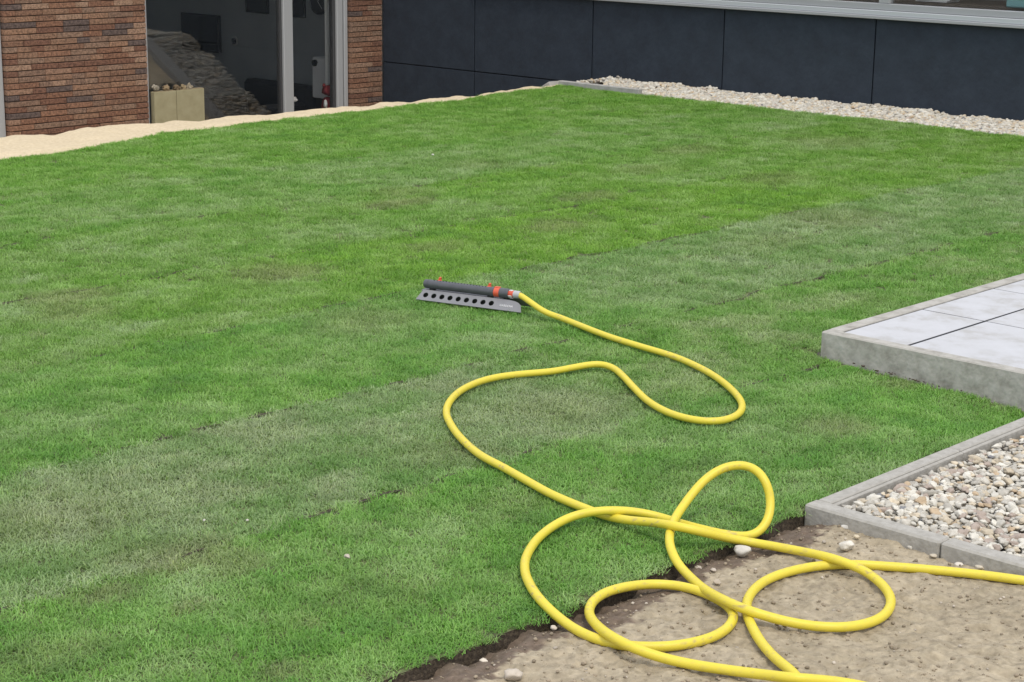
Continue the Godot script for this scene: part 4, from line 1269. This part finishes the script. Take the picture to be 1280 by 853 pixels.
func build_hose() -> void:
	var hose := thing("garden_hose", "long yellow garden hose looping from the sprinkler over turf and soil", "hose")
	# centre line in photo pixels and height above where it lies
	var t := [[680, 389.5, 0.02], [700, 397, 0.006], [720, 405, 0], [760, 420.5, 0], [800, 433, 0], [840, 445, 0], [870, 457.5, 0], [895, 471.5, 0], [915, 487.5, 0], [927, 503, 0], [926, 515, 0], [914, 523, 0], [895, 527, 0], [870, 525.5, 0], [845, 519.5, 0], [825, 511, 0], [808, 500, 0], [793, 485.5, 0], [780, 471.5, 0], [768, 461, 0], [755, 456, 0.004], [742, 455.5, 0.004], [720, 459, 0.002], [690, 464.5, 0], [650, 468, 0], [620, 472, 0], [595, 479, 0], [574, 490, 0], [561, 504, 0], [558, 518, 0], [566, 535, 0], [580, 552, 0], [601, 569.5, 0], [630, 585, 0], [660, 602, 0], [687, 617, 0], [712, 628, 0], [732, 636, 0], [757, 645, 0], [784, 650.5, 0.010], [812, 653, 0.026], [843, 657.5, 0.048], [874, 664.5, 0.036], [906, 672, 0.016], [937, 678, 0.004], [972, 684, 0.004], [1011, 691.5, 0.012], [1040, 698, 0.026], [1060, 705, 0.020], [1081, 714, 0.006], [1103, 731, 0], [1114, 749, 0], [1110, 765, 0], [1093, 777, 0], [1066, 783.5, 0], [1034, 784.5, 0], [999, 780.5, 0.002], [968, 773.5, 0.012], [937, 764, 0.026], [909, 752.5, 0.026], [882, 738, 0.010], [863, 722, 0.004], [847, 704.5, 0.004], [838, 685, 0.012], [837, 669, 0.022], [842, 652, 0.026], [851, 637, 0.046], [865, 618, 0.080], [880, 601, 0.112], [898, 588, 0.136], [917, 581.5, 0.148], [935, 582, 0.148], [948.5, 589, 0.138], [958, 603, 0.120], [963, 620, 0.092], [963.5, 638, 0.060], [958.5, 655, 0.030], [949, 665.5, 0.010], [937, 671, 0], [910, 669, 0], [876, 661.5, 0], [850, 654.5, 0], [828, 647.5, 0.002], [800, 641, 0.014], [772, 638.5, 0.024], [745, 639.5, 0.026], [718, 645, 0.014], [693, 657, 0.002], [671, 675, 0], [657.5, 697, 0], [656, 712, 0], [659, 724, 0], [671, 745, 0], [692, 767, 0], [718, 786.5, 0], [745, 799, 0], [773, 806.5, 0], [804, 809, 0], [835, 808.5, 0], [866, 804, 0], [893, 796, 0], [912, 783.5, 0], [917.5, 771, 0], [913, 761, 0], [898, 750, 0], [874, 739, 0], [847, 732.5, 0], [816, 730.5, 0], [784, 733.5, 0], [757, 741, 0], [741, 752, 0], [736, 765, 0.002], [743, 779, 0.012], [761, 794, 0.024], [788, 808.5, 0.026], [820, 820.5, 0.010], [859, 830, 0], [906, 837.5, 0.002], [952, 843.5, 0.012], [991, 848, 0.026], [1030, 851, 0.018], [1072, 857, 0.004], [1115, 869, 0], [1146, 890, 0], [1142, 918, 0], [1105, 930, 0], [1058, 917, 0], [1026, 886, 0], [1004, 856, 0], [989, 839, 0], [970, 824, 0], [952, 804, 0], [941, 785.5, 0], [934.5, 769, 0], [934, 752, 0], [943, 737, 0], [960, 724.5, 0], [984, 715.5, 0], [1011, 709.5, 0], [1038, 706.5, 0], [1070, 706, 0], [1105, 708, 0], [1140, 710.5, 0], [1200, 716, 0], [1240, 720.5, 0], [1280, 726, 0], [1340, 734, 0], [1420, 742, 0], [1520, 748, 0]]
	var pts := [hose_start + hose_dir * 0.040, hose_start + hose_dir * 0.056]
	for p in t:
		var q := on_level(p[0], p[1], 0.03 + p[2])
		for i in 3: q = on_level(p[0], p[1], hose_floor(q.x, q.z) + p[2])
		pts.append(q)
	var path := []
	for i in pts.size() - 1:
		var p0: Vector3 = pts[max(i - 1, 0)]; var p1: Vector3 = pts[i]; var p2: Vector3 = pts[i + 1]; var p3: Vector3 = pts[min(i + 2, pts.size() - 1)]
		var n := int(clamp((p2 - p1).length() / 0.008, 3, 24))
		for k in n: path.append(p1.cubic_interpolate(p2, p0, p3, float(k) / n))
	path.append(pts[-1])
	for it in 14:
		var old := path.duplicate()
		for i in range(1, path.size() - 1): path[i] = old[i] * 0.4 + (old[i - 1] + old[i + 1]) * 0.3
	var g := Geo.new()
	g.tube(path, 0.0128, 24)
	g.colored = true
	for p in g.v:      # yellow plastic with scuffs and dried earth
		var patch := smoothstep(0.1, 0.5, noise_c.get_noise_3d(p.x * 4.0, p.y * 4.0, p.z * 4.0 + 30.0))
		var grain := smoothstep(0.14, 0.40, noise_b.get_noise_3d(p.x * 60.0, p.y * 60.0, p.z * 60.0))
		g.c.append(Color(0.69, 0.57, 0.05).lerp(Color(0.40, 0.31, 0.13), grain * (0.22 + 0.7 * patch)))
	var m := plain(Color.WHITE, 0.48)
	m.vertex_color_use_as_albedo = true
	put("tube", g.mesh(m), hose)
	# snap connector at the sprinkler: orange body and grey nut
	var a := hose_start; var d := hose_dir
	var c := Geo.new()
	c.lathe(a - d * 0.006, a + d, [[-0.03, 0.001], [-0.03, 0.0125], [0.006, 0.0130], [0.008, 0.0158], [0.030, 0.0162], [0.032, 0.0150]], 24)
	var body := put("connector", c.mesh(plain(lin(0.62, 0.085, 0.04), 0.4)), hose)
	c = Geo.new()
	for k in 3:
		var w := d.cross(Vector3.UP).normalized().rotated(d, TAU * k / 3.0 + 0.6)
		c.box(a + d * 0.012 + w * 0.0160, Vector3(0.018, 0.0035, 0.012), 0.001, Basis(d, w, d.cross(w)))
	put("clip", c.mesh(plain(lin(0.62, 0.60, 0.57), 0.5)), body)
	c = Geo.new()
	c.lathe(a + d * 0.026, a + d, [[0, 0.0130], [0.001, 0.0178], [0.026, 0.0172], [0.030, 0.0158], [0.030, 0.012]], 16)
	put("nut", c.mesh(plain(lin(0.40, 0.40, 0.41), 0.5)), hose)

# ------------------------------------------------------------------ loose stones

func build_stones() -> void:
	var s := [
		[929, 691, 0.022, Color(0.52, 0.49, 0.43), "grey white pebble on damp soil under the yellow hose"],
		[1061, 659, 0.019, Color(0.62, 0.60, 0.55), "flat angular white stone on the soil beside the kerb"],
		[1058.5, 685, 0.0195, Color(0.62, 0.58, 0.50), "round cream stone on the soil in front of the kerb"],
		[1071, 672, 0.008, Color(0.58, 0.50, 0.36), "tiny ochre pebble between two white stones near the kerb"],
		[640, 847, 0.020, Color(0.50, 0.44, 0.36), "beige stone on the soil close to the turf edge"],
		[1168, 695, 0.010, Color(0.52, 0.46, 0.36), "small flat pebble on soil beside the kerb joint"],
		[1199, 706, 0.011, Color(0.62, 0.57, 0.49), "flat white pebble between kerb and straight hose"],
		[1225, 711, 0.011, Color(0.60, 0.54, 0.44), "cream pebble between kerb and straight hose"],
		[1139, 686, 0.009, Color(0.60, 0.57, 0.5), "small white chip on soil near the kerb"],
		[873, 712, 0.010, Color(0.45, 0.39, 0.32), "small brown pebble inside the hose loops on damp soil"],
		[892, 714, 0.008, Color(0.48, 0.42, 0.35), "tiny pebble inside the hose loops on damp soil"],
		[897, 729, 0.010, Color(0.42, 0.36, 0.28), "small clod inside the hose loops on dry soil"],
		[434, 697, 0.0085, Color(0.52, 0.47, 0.38), "lone cream pebble lying on the bright turf"],
		[604, 826, 0.009, Color(0.62, 0.55, 0.45), "flat pale chip on damp soil under the turf edge"],
		[692, 786, 0.008, Color(0.55, 0.48, 0.40), "pale pebble on damp soil inside the wide hose loop"],
		[255, 651, 0.0042, Color(0.55, 0.53, 0.45), "white chip on the dull turf roll"],
		[309, 651, 0.0045, Color(0.5, 0.48, 0.4), "second white chip on the dull turf roll"],
		[541, 194, 0.008, Color(0.7, 0.68, 0.62), "white speck on the far turf towards the dark wall"],
	]
	for i in s.size():
		var e: Array = s[i]
		var p := on_level(e[0], e[1], 0.02)
		var lawn := on_lawn(p.x, p.z)
		var y := lawn_height(p.x, p.z) + 0.022 if lawn else soil_height(p.x, p.z)
		p = on_level(e[0], e[1], y + e[2] * 0.3)
		var c: Color = e[3]
		var m := surface(speckle(950 + i, 0.03, 64, Color(c.r * 0.75, c.g * 0.75, c.b * 0.75), c, Color(c.r * 1.1, c.g * 1.1, c.b * 1.1), 4, 0.6, 1.3), 0.08, 0.85)
		var flat := 0.5 if e[4].contains("flat") else 0.78
		var o := put("stone", stone_mesh(960 + i, 2, 0.35, m), self, Transform3D(Basis(Vector3.UP, 0.6 + i).scaled(Vector3(e[2] * 1.2, e[2] * flat, e[2])), Vector3(p.x, y + e[2] * flat * 0.75, p.z)))
		tag(o, e[4], "stone", "loose stones")
